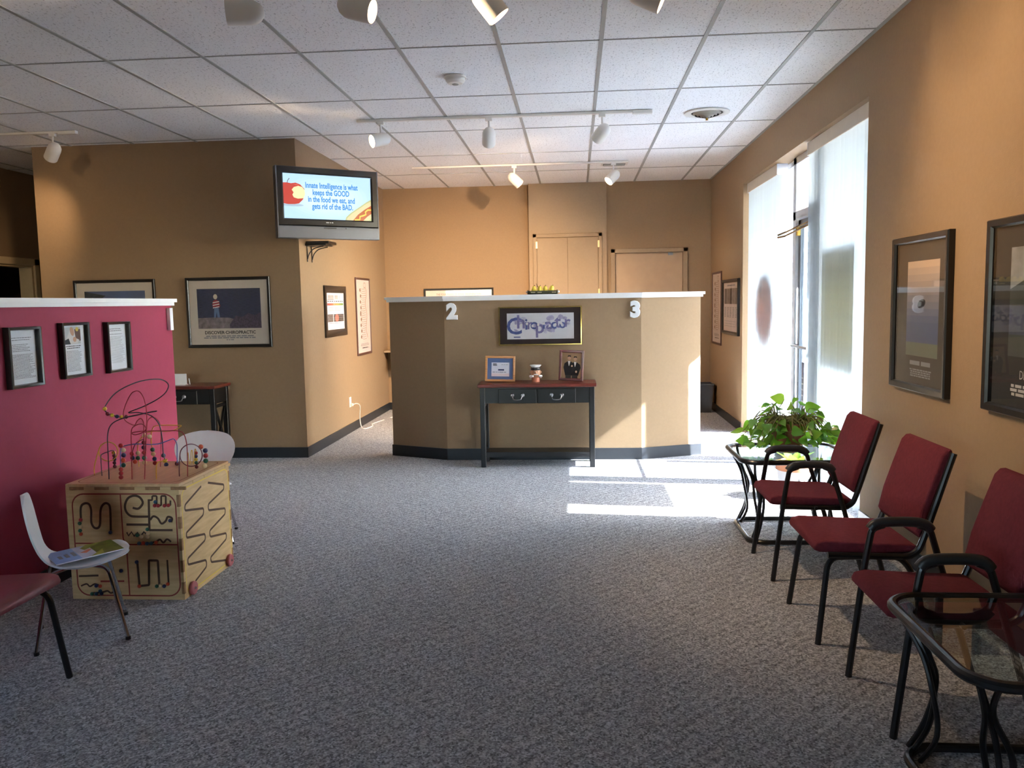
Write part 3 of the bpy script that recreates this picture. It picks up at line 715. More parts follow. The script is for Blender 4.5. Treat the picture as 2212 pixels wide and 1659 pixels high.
def doc_a(f, w, h):
    f.rect(-w/2, -h/2, w/2, h/2, PAPER); f.words(-w*.40, w*.38, h*.30, h*.38, 2, .0035, GREYINK)
    f.words(-w*.40, w*.30, h*.10, h*.25, 5, .003, GREYINK); f.words(-w*.40, w*.44, -h*.40, h*.06, 22, .0026, GREYINK)
def doc_b(f, w, h):
    f.rect(-w/2, -h/2, w/2, h/2, PAPER); x0, x1, z0, z1 = -w*.36, w*.34, h*.12, h*.46
    f.rect(x0, z0, x1, z1, mat('photo_pale_wall', (206, 208, 206), .7)); f.rect(w*.06, h*.18, x1, h*.42, mat('photo_cabinet', (112, 84, 72), .7))
    f.ell(w*.2, h*.42, .014, .012, mat('photo_yellow', (226, 200, 90), .7))
    f.poly([(-w*.3, h*.2), (-w*.12, h*.4), (w*.08, h*.42), (w*.12, h*.24), (w*.28, h*.2), (w*.2, h*.13), (-w*.2, h*.13)], PWHITE)
    f.ell(-w*.02, h*.38, .017, .026, SKIN, rot=.4); f.ell(w*.08, h*.215, .016, .014, SKIN)
    f.poly([(x0, h*.12), (x0, h*.2), (-w*.18, h*.24), (-w*.1, h*.12)], mat('photo_chair_dark', (60, 66, 74), .7))
    f.words(-w*.32, w*.34, h*.02, h*.10, 2, .004, INK, True); f.words(-w*.30, w*.36, -h*.44, -h*.01, 17, .0026, GREYINK)
def doc_c(f, w, h):
    f.rect(-w/2, -h/2, w/2, h/2, PAPER); f.words(-w*.36, w*.30, h*.34, h*.42, 2, .004, GREYINK); f.words(-w*.36, w*.38, h*.26, h*.31, 1, .0035, GREYINK)
    f.words(-w*.36, w*.42, -h*.36, h*.24, 26, .0024, LGREY)
for y, z, dr, lb in ((3.93, 1.212, doc_a, 'text sheet in a deep black frame, nearest on the raspberry wall'), (4.355, 1.223, doc_b, 'black framed sheet with a photograph above its text'), (4.785, 1.217, doc_c, 'text sheet in a deep black frame nearest the number one')):
    picture('framed_notice', lb, 'framed notice', (-2.749, y, z), PI/2, .245, .30, .016, .035, FRAMEB, FRAMEB, dr, lip=GOLD, group='framed notices on the raspberry wall')

def chart_a(f, w, h):
    f.rect(-w/2, -h/2, w/2, h/2, PAPER); f.words(-w*.42, w*.44, h*.34, h*.43, 1, .045, LGREY); f.words(-w*.44, w*.0, h*.31, h*.33, 1, .008, GREYINK)
    for k in range(8): f.rect(-w*.44+k*w*.115, h*.26, -w*.44+k*w*.115+w*.07, h*.285, INK)
    n = 8; cs = [(206, 92, 78), (212, 108, 84), (216, 130, 90), (218, 156, 96), (206, 176, 102), (176, 180, 96), (146, 172, 88), (128, 166, 84)]
    for k in range(n): f.rect(-w*.46+k*w*.92/n, h*.16, -w*.46+(k+1)*w*.92/n, h*.22, mat('chart_band%d' % k, cs[k], .7, var=0))
    f.words(-w*.42, w*.42, h*.0, h*.12, 3, .006, LGREY)
    f.rect(-w*.46, -h*.29, -w*.16, -h*.08, mat('xray_grey', (104, 96, 92), .7, var=.5, scale=40)); f.rect(-w*.12, -h*.29, w*.46, -h*.08, mat('xray_dark', (64, 58, 58), .7, var=.5, scale=40))
    f.ell(w*.06, -h*.185, w*.11, h*.10, mat('chart_coral', (226, 110, 92), .7)); f.words(-w*.4, w*.4, -h*.34, -h*.31, 1, .006, GREYINK)
picture('wall_chart', 'black framed chart with a red to green band', 'chart', (XB+.001, 8.745, 1.378), PI/2, .79, .535, .075, .02, FRAMEB, PAPER, chart_a)
CHI = mat('chart_brown', (128, 96, 82), .8); PINKP = mat('pinkish_paper', (222, 206, 200), .8, var=.02)
def spine_chart(f, w, h):
    f.rect(-w/2, -h/2, w/2, h/2, PINKP)
    pts = [(w*.22+.03*math.sin(k*.55), h*.40-k*h*.028) for k in range(26)]
    f.line(pts, .02, mat('chart_spine', (176, 146, 130), .8)); f.ell(w*.14, h*.43, .05, .035, CHI, 14); f.ell(w*.14, h*.43, .042, .028, PINKP, 14)
    for k in range(24):
        z = h*.38-k*h*.03; f.line([(w*.18+.03*math.sin(k*.55), z), (-w*.05, z-.006), (-w*.2, z+.008*(k % 3))], .004, CHI)
    for k in range(9):
        z = h*.36-k*h*.08; f.ell(-w*.22+.02*(k % 2), z, .03, .022+.012*(k == 4), CHI, 8)
    f.words(-w*.3, w*.34, -h*.41, -h*.37, 3, .006, GREYINK, True); f.words(-w*.2, w*.3, -h*.445, -h*.425, 1, .01, INK, True)
picture('wall_chart', 'tall narrow spine chart left of the reception partition', 'chart', (XB+.001, 9.915, 1.302), PI/2, .66, .92, .025, .016, mat('brown_frame', (74, 46, 40), .4), PINKP, spine_chart)
picture('wall_chart', 'tall narrow spine chart in the far right corner', 'chart', (XR-.001, 10.60, 1.318), -PI/2, .66, .90, .025, .016, mat('brown_frame', (74, 46, 40), .4), PINKP, spine_chart)
def calendar(f, w, h):
    f.rect(-w/2, -h/2, w/2, h/2, PINKP); f.words(-w*.3, w*.3, h*.42, h*.46, 1, .016, GREYINK, True)
    for k in range(5): f.rect(-w*.45+k*w*.18, h*.06, -w*.45+k*w*.18+w*.17, h*.38, mat('xray_%d' % (k % 2), ((86, 76, 74), (120, 108, 102))[k % 2], .7, var=.5, scale=18))
    for k in range(5): f.words(-w*.44+k*w*.18, -w*.44+k*w*.18+w*.13, -h*.22, h*.0, 7, .01, GREYINK)
    f.words(-w*.44, w*.44, -h*.42, -h*.27, 3, .008, LGREY)
picture('wall_chart', 'black framed chart of dark scans beside the farther blind', 'chart', (XR-.001, 9.645, 1.34), -PI/2, .98, .625, .035, .03, FRAMEB, PINKP, calendar)
def phases(f, w, h):
    f.rect(-w/2, -h/2, w/2, h/2, PINKP); f.text('THE FOUR PHASES OF SPINAL DEGENERATION', .036, 0, h*.40, INK, sx=.8)
    for k in range(5): f.rect(-w*.44+k*w*.18, h*.06, -w*.44+k*w*.18+w*.15, h*.33, mat('xray_%d' % (k % 2), ((86, 76, 74), (120, 108, 102))[k % 2], .7, var=.5, scale=18))
    f.words(-w*.44, w*.44, -h*.4, h*.0, 8, .012, GREYINK)
picture('wall_chart', 'wide chart of the four phases behind the reception cap', 'chart', (-1.565, 11.179, 1.33), 0, .945, .62, .025, .018, FRAMEB, PINKP, phases)
DUSK0 = mat('dusk_peach', (206, 176, 150), .6, var=.05)
def dusk(f, w, h):
    x0, x1, z0, z1 = -w*.30, w*.33, -h*.30, h*.37; n = 14
    for k in range(n):
        a = k/(n-1); c = [int(p+(q-p)*min(1, a*1.5)) for p, q in zip((196, 172, 150), (70, 84, 118))]
        if a > .85: c = [96, 104, 90]
        f.rect(x0, z1-(z1-z0)*(k+1)/n, x1, z1-(z1-z0)*k/n, mat('dusk_%d' % k, c, .6, var=.02))
    W_ = mat('dolphin_white', (206, 210, 216), .6)
    f.ell(-w*.0, h*.07, .05, .022, mat('dolphin_dark', (34, 38, 50), .6), rot=.2)
    f.words(-w*.26, w*.28, -h*.37, -h*.33, 1, .022, GREYINK, True); f.words(-w*.24, w*.26, -h*.45, -h*.39, 4, .007, GREYINK, True)
picture('framed_poster', 'black framed dusk sea poster nearest the window on the right wall', 'poster', (XR-.001, 4.41, 1.342), -PI/2, .69, .80, .035, .035, FRAMEB, MATGY, dusk)
NIGHT = mat('night_green', (54, 62, 60), .6, var=.4, scale=5)
def night(f, w, h):
    x0, x1, z0, z1 = -w*.31, w*.31, -h*.22, h*.38
    f.rect(x0, z0, x1, z1, NIGHT); f.poly([(x0, z1), (x1, z1), (x1, h*.2), (w*.05, h*.26), (x0, h*.15)], mat('night_sky', (124, 130, 134), .6, var=.4, scale=9))
    f.rect(x0, -h*.1, x1, h*.06, mat('night_lake', (66, 74, 92), .6, var=.2, scale=10))
    f.text('DISCOVER', .05, -w*.02, -h*.32, LGREY, sx=.8); f.words(-w*.28, w*.28, -h*.44, -h*.37, 3, .012, LGREY, True)
picture('framed_poster', 'large dark framed poster cut off by the right edge', 'poster', (XR-.001, 3.34, 1.345), -PI/2, .72, .80, .035, .035, FRAMEB, mat('black_mat_board', (40, 42, 44), .8, var=.03), night)

def chiro(f, w, h):
    x0, x1, z0, z1 = -w*.415, w*.42, -h*.37, h*.36
    f.rect(x0, z0, x1, z1, mat('art_paper', (222, 220, 222), .7, var=.03))
    V1 = mat('art_violet', (120, 112, 158), .7, var=.3, scale=30); V2 = mat('art_blue', (74, 88, 146), .7, var=.25, scale=40); V3 = mat('art_lilac', (176, 168, 196), .7, var=.25, scale=30)
    rr = random.Random(3)
    for k in range(26):
        u = rr.random(); f.ell(x0+(x1-x0)*(.1+.8*u), z0+(z1-z0)*rr.uniform(.30, .85), rr.uniform(.012, .04), rr.uniform(.008, .022), (V3, V3, mat('art_mist', (198, 194, 210), .7, var=.2, scale=30))[k % 3], 9, rot=rr.uniform(-1, 1))
    for k, (ch, u, sz, dz) in enumerate((('C', .11, .21, -.02), ('h', .21, .17, .02), ('i', .29, .14, .0), ('r', .34, .13, 0), ('o', .41, .13, .0), ('p', .49, .17, -.025), ('r', .57, .12, .0), ('a', .63, .13, .0), ('c', .70, .12, .0), ('t', .76, .16, .02), ('o', .83, .11, 0), ('r', .90, .14, .02))):
        f.text(ch, sz, x0+(x1-x0)*u, .012+dz, (V2, V1)[k % 2], offset=.003)
    for k in range(9): f.ell(x0+(x1-x0)*(.13+.085*k), .0+.01*(k % 3), .011, .013, PWHITE, 9)
    f.rect(x0+.06, z0+.014, x0+.12, z0+.024, V2)
picture('framed_artwork', 'gold framed violet lettering artwork above the console table', 'artwork', (-.318, 7.509, 1.223), 0, .75, .348, .014, .02, GOLD, MATBR, chiro)

# white wall numerals
def numeral(ch, label, loc, rotz, size, sx=1.0):
    bm = text_bm(ch, size, .009, .004, .008, 'CENTER', sx)
    mn = Vector([min(v.co[i] for v in bm.verts) for i in range(3)]); mx = Vector([max(v.co[i] for v in bm.verts) for i in range(3)])
    bmesh.ops.translate(bm, vec=-(mn+mx)/2, verts=bm.verts)
    o = tag(obj('wall_numeral', bm, WHITEP, None, 30), label, 'number', 'white numerals on the half walls'); o.location = loc; o.rotation_euler = (0, 0, rotz)
    return o
numeral('2', 'white numeral two on the left of the reception half wall', (-1.116, 7.496, 1.367), 0, .185)
numeral('3', 'white numeral three on the right of the reception half wall', (.53, 7.496, 1.357), 0, .185)
numeral('1', 'white numeral one on the end of the raspberry half wall', (-2.736, 5.452, 1.368), PI/2, .185)

# ------------------------------------------------------------------ console tables
def console(label, loc):
    t = thing('console_table', label, 'table', loc, 0, 'black console tables'); W, D, HH = 1.03, .36, .735
    obj('table_top', BX(-W/2, W/2, -D/2, D/2, HH-.03, HH, .006), MAHOG, t, 20)
    for sx in (-1, 1):
        for sy in (-1, 1):
            x = sx*(W/2-.04); y = sy*(D/2-.045); obj('leg', BX(x-.022, x+.022, y-.022, y+.022, 0, HH-.03, .003, 1), BLACK, t, 0)
        x = sx*(W/2-.04)
        obj('side_rail', BX(x-.014, x+.014, -D/2+.067, D/2-.067, .565, HH-.03), BLACK, t, 0)
        for s in (-1, 1):
            obj('cross_brace', prism(bmesh.new(), [(s*(-D/2+.06), .14), (s*(-D/2+.085), .14), (s*(D/2-.06), .53), (s*(D/2-.085), .53)], x-.008, x+.008, 'x'), BLACK, t, 0)
        obj('brace_rail', BX(x-.012, x+.012, -D/2+.067, D/2-.067, .525, .55), BLACK, t, 0)
    obj('back_rail', BX(-W/2+.06, W/2-.06, D/2-.06, D/2-.04, .565, HH-.03), BLACK, t, 0)
    obj('front_rail', BX(-W/2+.06, W/2-.06, -D/2+.035, -D/2+.05, .565, HH-.03), BLACK, t, 0)
    sh = obj('lower_shelf', BX(-W/2+.05, W/2-.05, -D/2+.05, D/2-.05, .105, .125), BLACK, t, 0)
    obj('shelf_rail', BX(-W/2+.06, W/2-.06, -D/2+.03, -D/2+.045, .09, .135), BLACK, t, 0)
    for x0, x1 in ((-.335, -.005), (.005, .335)):
        dr = obj('drawer', BX(x0, x1, -D/2+.022, -D/2+.036, .565, .69, .003, 1), BLACK, t, 0); c = (x0+x1)/2
        for s in (-1, 1): obj('handle_rose', LT([(0, 0), (.018, 0), (.018, .006), (.01, .016), (0, .018)], seg=14, M=Matrix.Rotation(PI/2, 4, 'X'), c=(c+s*.045, -D/2+.022, .636)), PEWTER, dr)
        obj('handle_bail', TB(catmull([(c-.045, -D/2+.006, .634), (c-.036, -D/2-.004, .612), (c-.03, -D/2-.006, .602), (c, -D/2-.008, .598), (c+.03, -D/2-.006, .602), (c+.036, -D/2-.004, .612), (c+.045, -D/2+.006, .634)], 4), .0045), PEWTER, dr)
    return t
console('black console table with mahogany top against the reception wall', (-.34, 7.30, 0))
console('black console table half hidden behind the raspberry wall', (-3.775, 7.43, 0))
ZT = .7355
def cert(f, w, h):
    f.rect(-w/2, -h/2, w/2, h/2, mat('blue_mat_board', (98, 118, 162), .8)); f.rect(-w*.34, -h*.36, w*.36, h*.30, mat('cert_paper', (226, 224, 232), .8))
    f.rect(-w*.34, -h*.36, w*.36, -h*.22, mat('cert_pink', (230, 208, 208), .8)); f.words(-w*.28, -w*.1, h*.14, h*.26, 2, .011, GREYINK); f.words(w*.05, w*.32, h*.16, h*.24, 1, .006, LGREY)
    f.words(-w*.08, w*.18, -h*.1, -h*.0, 1, .014, mat('navy_ink', (54, 62, 104), .8)); f.words(-w*.3, w*.32, -h*.2, -h*.12, 1, .006, GREYINK)
t = picture('framed_certificate', 'oak framed certificate with blue mat standing on the console table', 'framed certificate', (-.67, 7.315, ZT+.118), 0, .265, .226, .02, .018, OAK, PAPER, cert, tiltx=-.12)
t.rotation_euler = (-.13, .03, .05)
obj('easel_back', prism(bmesh.new(), [(.006, .04), (.075, -.098), (.062, -.098), (.002, .03)], -.03, .03, 'x'), BLACK, t, 0)
def men(f, w, h):
    f.rect(-w/2, -h/2, w/2, h/2, PTAN)
    for cx, hz, s in ((-w*.12, h*.30, 1), (w*.19, h*.27, 1)):
        f.poly([(cx-.048, -h*.08), (cx-.04, hz-.05), (cx-.012, hz-.03), (cx+.012, hz-.03), (cx+.042, hz-.05), (cx+.05, -h*.08), (cx+.03, -h*.40), (cx-.03, -h*.40)], SUIT)
        f.poly([(cx-.012, hz-.028), (cx+.012, hz-.028), (cx, hz-.075)], PWHITE); f.ell(cx, hz, .0155, .021, SKIN); f.poly([(cx-.0155, hz+.005), (cx-.012, hz+.021), (cx+.012, hz+.021), (cx+.0155, hz+.005), (cx, hz+.012)], SUIT)
    f.ell(w*.03, -h*.02, .008, .008, SKIN); f.ell(w*.26, -h*.24, .008, .01, SKIN)
    f.rect(-w*.28, -h*.5, w*.0, -h*.38, mat('photo_trouser', (70, 62, 58), .7)); f.rect(w*.05, -h*.5, w*.34, -h*.38, mat('photo_trouser', (70, 62, 58), .7))
t = picture('framed_photograph', 'cherry framed photograph of two people in dark suits on the console table', 'framed photograph', (-.04, 7.315, ZT+.140), 0, .215, .268, .022, .018, CHERRY, PAPER, men, tiltx=-.1)
t.rotation_euler = (-.12, .045, -.1)
obj('easel_back', prism(bmesh.new(), [(.006, .04), (.085, -.118), (.07, -.118), (.002, .03)], -.03, .03, 'x'), BLACK, t, 0)
# ceramic face jug with a mortarboard-like white hat
CER = mat('jug_skin', (214, 160, 124), .3, var=.08); CERW = mat('jug_white', (232, 232, 230), .3); CERB = mat('jug_black', (34, 28, 28), .3)
jg = thing('face_jug', 'ceramic head-shaped jug with a white hat between the two frames', 'jug', (-.355, 7.30, ZT), .1)
obj('base', LT([(0, 0), (.034, 0), (.036, .01), (.034, .03), (.03, .04), (0, .04)], seg=20), mat('jug_collar', (196, 120, 92), .3), jg)
obj('head', LT([(.028, .038), (.036, .05), (.042, .07), (.043, .09), (.040, .11), (.036, .122), (0, .122)], seg=22), CER, jg)
obj('hair', LT([(.041, .104), (.044, .112), (.042, .124), (.036, .128), (0, .128)], seg=22), CERB, jg)
hat = obj('hat', LT([(.03, .126), (.036, .132), (.05, .146), (.05, .150), (.03, .148), (0, .146)], seg=22), CERW, jg)
obj('nose', LT([(0, -.008), (.008, -.004), (.009, .004), (0, .016)], seg=10, c=(0, -.044, .082)), CER, jg)
obj('moustache', BX(-.02, .02, -.047, -.036, .064, .073, .003), CERW, jg)
for s in (-1, 1):
    obj('ear', LT([(0, -.012), (.007, -.006), (.007, .006), (0, .012)], seg=10, c=(s*.045, 0, .085)), CER, jg)
    obj('eye', LT([(0, -.005), (.005, 0), (0, .005)], seg=8, c=(s*.015, -.039, .094)), CERB, jg)
    obj('arm', TB(catmull([(s*.042, -.01, .04), (s*.05, -.03, .055), (s*.025, -.048, .055)], 4), .009), CERW, jg)
# desk card stand on the hidden console
cs = thing('card_holder', 'small white card stand with pens on the hidden console table', 'card holder', (-3.60, 7.36, ZT))
obj('card', BX(-.10, .03, -.004, .004, 0, .105, .001, 1), WHITEP, cs, 0); obj('foot', BX(-.10, .03, -.03, .03, 0, .008), WHITEP, cs, 0)
obj('pen', TB([(.06, 0, .006), (.048, .01, .06)], .004), WHITEP, cs)
# fruit tray on the partition cap
ZC = 1.4635+.0425
tr = thing('fruit_tray', 'green wooden tray with rope handles on the reception cap', 'tray', (-.29, 7.60, ZC))
TG = mat('tray_green', (74, 74, 50), .6, var=.3, scale=40)
obj('tray_base', BX(-.14, .13, -.05, .05, 0, .008), TG, tr, 0)
for y in (-.05, .044): obj('tray_side', BX(-.14, .13, y, y+.006, .0, .032, .001, 1), TG, tr, 0)
for x in (-.14, .124): obj('tray_end', BX(x, x+.006, -.05, .05, 0, .04, .001, 1), TG, tr, 0)
for x, r in ((-.145, .012), (.137, .014)): obj('knob', LT([(0, -r), (r*.8, -r*.5), (r, 0), (r*.8, r*.5), (0, r)], seg=12, c=(x, -.02, .022)), WHITEM, tr)
for x in (-.09, -.03, .10): obj('leaf', BX(x-.02, x+.02, -.062, -.050, .012, .022, .003), mat('tray_pale', (170, 160, 130), .6), tr, 20)
YEL = mat('pear_yellow', (232, 206, 78), .4, var=.1); BRN = mat('fruit_stem', (66, 44, 28), .7)
for k, (x, tilt, lb) in enumerate(((-.372, 0, 'leftmost yellow pear in the green tray'), (-.322, .05, 'yellow pear second from the left in the green tray'), (-.268, -.05, 'yellow pear third from the left in the green tray'), (-.222, .25, 'rightmost yellow pear leaning in the green tray'))):
    p = thing('pear', lb, 'pear', (x, 7.60, ZC+.0095+.004*(k == 3)), 0, 'yellow pears in the tray'); p.rotation_euler = (0, tilt, 0)
    s = .95+.05*(k % 2)
    obj('flesh', LT([(0, .002), (.016*s, .004), (.024*s, .018), (.025*s, .03), (.021*s, .046), (.014*s, .06), (.008, .066), (0, .066)], seg=18), YEL, p, 60)
    obj('stem', TB([(0, 0, .063), (.006, 0, .074)], .0035, seg=6), BRN, p)
    if k == 1: obj('leaf', prism(bmesh.new(), [(-.012, .05), (-.03, .085), (-.036, .088), (-.024, .058)], -.004, .004, 'y'), BRN, p, 0)

# ------------------------------------------------------------------ burgundy chairs (front towards local -x)
def waiting_chair(label, x, y, rotz, arms, w=.47, fabric=None):
    t = thing('waiting_chair', label, 'chair', (x, y, 0), rotz, 'burgundy waiting chairs'); fabric = fabric or BURG
    hw = w/2; iw = hw-.03 if arms else hw-.012
    seat = [(-.285, .405), (-.275, .425), (-.24, .434), (-.05, .424), (.10, .420), (.125, .412), (.125, .388), (.0, .380), (-.2, .382), (-.262, .385), (-.282, .392)]
    bm = prism(bmesh.new(), seat, -iw+.012, iw-.012, 'y', .008, 2)
    obj('seat', bm, fabric, t, 50)
    # backrest cushion leaning back
    b0, b1 = Vector((.130, .45)), Vector((.245, .815)); dv = (b1-b0).normalized(); nv = Vector((-dv.y, dv.x))
    prof = []
    for s, o in ((0, .0), (.02, .022), (.12, .03), (.24, .028), (.35, .024), (.375, .012), (.382, -.004), (.375, -.012), (.02, -.012), (.0, -.006)):
        p = b0+dv*s+nv*o; prof.append((p.x, p.y))
    obj('backrest', prism(bmesh.new(), prof, -iw+.006, iw-.006, 'y', .010, 2), fabric, t, 50)
    bk = [(-.235, .378), (.085, .372), (.125, .395), (.146, .45), (.253, .80)]
    for s in (-1, 1):
        y0 = s*iw
        obj('back_frame', TB(fillet([(a, y0, b) for a, b in bk], .05, 5), .0135, seg=10), BLKM, t)
        ys_ = s*hw
        if arms:
            obj('leg', TB(fillet([(-.272, ys_, 0), (-.222, ys_, .43), (-.198, ys_, .575), (-.155, ys_, .588)], .05, 6), .0125, seg=10), BLKM, t)
            obj('leg', TB(fillet([(-.03, ys_, .588), (.012, ys_, .572), (.085, ys_, .33), (.185, ys_, 0)], .05, 6), .0125, seg=10), BLKM, t)
            ar = obj('armrest', TB(catmull([(-.205, ys_, .572), (-.185, ys_, .592), (-.14, ys_, .600), (-.05, ys_, .600), (-.005, ys_, .590), (.015, ys_, .570)], 4), .019, seg=12), mat('armrest_plastic', (32, 32, 34), .4), t)
            obj('bracket', TB([(-.06, ys_, .376), (-.06, s*(iw-.01), .376)], .009), BLKM, t); obj('bracket', TB([(.07, ys_, .374), (.07, s*(iw-.01), .374)], .009), BLKM, t)
        else:
            yl = s*(iw-.02)
            obj('leg', TB(fillet([(-.272, s*hw, 0), (-.232, yl+s*.006, .33), (-.205, yl, .362), (-.08, yl, .366)], .05, 6), .0125, seg=10), BLKM, t)
            obj('leg', TB(fillet([(-.08, yl, .366), (.06, yl, .364), (.10, yl+s*.004, .32), (.195, s*hw, 0)], .05, 6), .0125, seg=10), BLKM, t)
    obj('seat_pan', BX(-.22, .10, -iw+.02, iw-.02, .370, .381, .003, 1), BLACK, t, 0)
    obj('cross_rail', TB([(.10, -iw, .374), (.10, iw, .374)], .010), BLKM, t)
    obj('cross_rail', TB([(-.20, -iw, .374), (-.20, iw, .374)], .010), BLKM, t)
    return t
waiting_chair('burgundy armchair next to the plant table', 1.262, 4.445, 0, True)
waiting_chair('armless burgundy chair between the two armchairs', 1.262, 3.655, 0, False)
waiting_chair('burgundy armchair next to the empty glass table', 1.292, 2.90, 0, True, .45)
waiting_chair('armless burgundy chair cut off at the lower left edge', -2.275, 2.775, PI, False, .46, BURGV)

# ------------------------------------------------------------------ glass tables
def glass_table(label, x0, x1, y0, y1, cz=.11):
    cx, cy = (x0+x1)/2, (y0+y1)/2; hx, hy = (x1-x0)/2, (y1-y0)/2
    t = thing('glass_table', label, 'table', (cx, cy, 0), 0, 'black tube tables with glass tops')
    def octo(hx, hy, c, z): return [(-hx+c, -hy, z), (hx-c, -hy, z), (hx, -hy+c, z), (hx, hy-c, z), (hx-c, hy, z), (-hx+c, hy, z), (-hx, hy-c, z), (-hx, -hy+c, z)]
    obj('top_rim', TB(fillet(octo(hx, hy, .06, .495), .06, 5, True), .0155, seg=10, closed=True), BLKM, t)
    bm = bmesh.new(); P = [(p.x, p.y) for p in fillet(octo(hx-.013, hy-.013, .055, 0), .05, 4, True)]; prism(bm, P, .494, .502, 'z')
    obj('glass_top', bm, TABLEGLASS, t, 0)
    bx0, by0 = hx-.05, hy-.03
    obj('base_ring', TB(fillet(octo(bx0, by0, .06, .018), .06, 5, True), .0145, seg=10, closed=True), BLKM, t)
    for sx in (-1, 1):
        for sy in (-1, 1):
            for k in (-1, 0, 1):
                a = Vector((sx*(hx-.02-(.05 if k > 0 else 0)), sy*(hy-.10-.07*k if k <= 0 else hy-.03), .485)) if k else Vector((sx*(hx-.03), sy*(hy-.055), .485))
                m1 = Vector((sx*(hx-.115-.02*k), sy*(hy-.12-.035*(-k)), .26)); m0 = Vector((sx*(hx-.085-.01*k), sy*(hy-.11), .37))
                e = Vector((sx*(bx0-.06+.03*k), sy*(by0-.0), .02)) if k > 0 else Vector((sx*(bx0-.03-.0), sy*(by0-.03+.06*k), .02))
                l1 = Vector((e.x-sx*.035, e.y-sy*.03, .12))
                obj('leg', TB(catmull([a, m0, m1, l1, e], 5), .0085, seg=8), BLKM, t)
    return t
glass_table('black tube glass table carrying the potted plant', .955, 1.60, 4.80, 5.40)
glass_table('empty glass table in the lower right corner', .955, 1.60, 2.00, 2.62)

# ------------------------------------------------------------------ trailing plant
PX, PY, PZ = 1.285, 5.13, .5035
pl = thing('potted_plant', 'trailing green pothos in a terracotta pot on the glass table', 'plant', (PX, PY, PZ))
obj('pot', LT([(0, 0), (.07, 0), (.105, .13), (.108, .135), (.125, .138), (.128, .18), (.118, .182), (.112, .165), (0, .16)], seg=28), TERRA, pl, 30)
obj('soil', LT([(.112, .168), (.06, .176), (0, .178)], seg=20), mat('soil', (60, 46, 34), .9, var=.3), pl, 30)
rp = random.Random(11)
bm = bmesh.new()
for k in range(60):
    a = rp.uniform(0, 2*PI); b = a+rp.uniform(.5, 1.8); r0, r1 = rp.uniform(.04, .13), rp.uniform(.08, .145)
    tube(bm, catmull([(r0*math.cos(a), r0*math.sin(a), .18), ((r0+r1)/2*math.cos((a+b)/2), (r0+r1)/2*math.sin((a+b)/2), rp.uniform(.195, .225)), (r1*math.cos(b), r1*math.sin(b), rp.uniform(.165, .195))], 4), .0028, seg=5)
o = obj('tangled_vines', bm, STEM, pl); o['kind'] = 'stuff'
def leaf_bm(fold=.25):
    bm = bmesh.new(); n = 8; L = 1.0; C = []; Lf = []; Rt = []
    for k in range(n+1):
        u = k/n; w = .42*math.sin(PI*min(1, u**.62))*(1-.25*u) if 0 < k < n else 0
        x = u*L - (.10 if k == 1 else 0)*0; zc = -.22*u*u
        C.append(bm.verts.new((x, 0, zc)))
        if 0 < k < n:
            back = .10*(1-u)**4
            Lf.append(bm.verts.new((x-back, w, zc+w*fold))); Rt.append(bm.verts.new((x-back, -w, zc+w*fold)))
    for S, flip in ((Lf, False), (Rt, True)):
        for k in range(n):
            if k == 0: q = [C[0], S[0], C[1]]
            elif k == n-1: q = [C[k], S[k-1], C[n]]
            else: q = [C[k], S[k-1], S[k], C[k+1]]
            bm.faces.new(q[::-1] if flip else q)
    return bm
src = {False: None, True: None}
def add_leaf(p, d, size, roll, lime):
    d = Vector(d).normalized(); q = d.to_track_quat('X', 'Z'); q = q @ Matrix.Rotation(roll, 3, 'X').to_quaternion()
    if src[lime] is None:
        o = obj('leaf', leaf_bm(.2 if lime else .28), LEAFY if lime else LEAF, pl, 60); src[lime] = o
    else: o = inst(src[lime], pl)
    o.rotation_mode = 'QUATERNION'; o.rotation_quaternion = q; o.location = p; o.scale = (size, size, size)
vb = bmesh.new()
C6 = lambda x, y: (1550+x/4.607, 840+y/4.607)
spots = [(590, 110), (760, 140), (530, 200), (610, 205), (720, 195), (790, 235), (870, 170), (950, 200), (985, 225), (1030, 270), (1030, 320), (840, 260),
         (180, 435), (290, 385), (400, 400), (215, 490), (330, 400), (240, 590), (350, 530), (350, 590), (320, 650), (420, 580), (390, 480), (480, 480), (520, 410),
         (560, 450), (600, 520), (650, 510), (640, 470), (770, 425), (760, 500), (700, 540), (560, 560), (880, 420), (920, 360), (930, 490), (960, 560), (1010, 530), (1030, 450), (1080, 450),
         (1160, 515), (1190, 490), (1175, 560), (880, 540), (720, 650), (430, 650), (400, 680), (290, 680), (460, 520), (940, 330), (860, 330), (450, 570), (270, 540), (1000, 480)]
for i, (cx_, cy_) in enumerate(spots):
    u, v = C6(cx_, cy_); hz = atY(u, v, PY)
    y = PY + rp.uniform(-.16, .12)
    p = atY(u, v, y)-Vector((PX, PY, PZ))
    p.z = max(p.z, .045); rad = Vector((p.x, p.y, 0)); rad = rad.normalized() if rad.length > .02 else Vector((0, -1, 0))
    if p.z > .2: d = rad*.7+Vector((rp.uniform(-.6, .6), rp.uniform(-.5, .2), rp.uniform(-.2, .7)))
    else: d = rad*.6+Vector((rp.uniform(-.6, .6), rp.uniform(-.6, .1), rp.uniform(-.9, .1)))
    sz = rp.uniform(.06, .092)
    if p.z < .09: d.z = max(d.z, -.03)
    add_leaf(p-d.normalized()*sz*.5+Vector((0, 0, .01)), d, sz, rp.uniform(-.6, .6)+(PI/2.6 if rp.random() < .45 else 0), i % 4 == 0)
    base = Vector((.09*rad.x, .09*rad.y, .18)); p0 = p-d.normalized()*sz*.5+Vector((0, 0, .01)); mid = (base+p0)/2+Vector((0, 0, .07 if p0.z < .2 else .01))
    tube(vb, catmull([base, mid, p0], 5), .0024, seg=5)
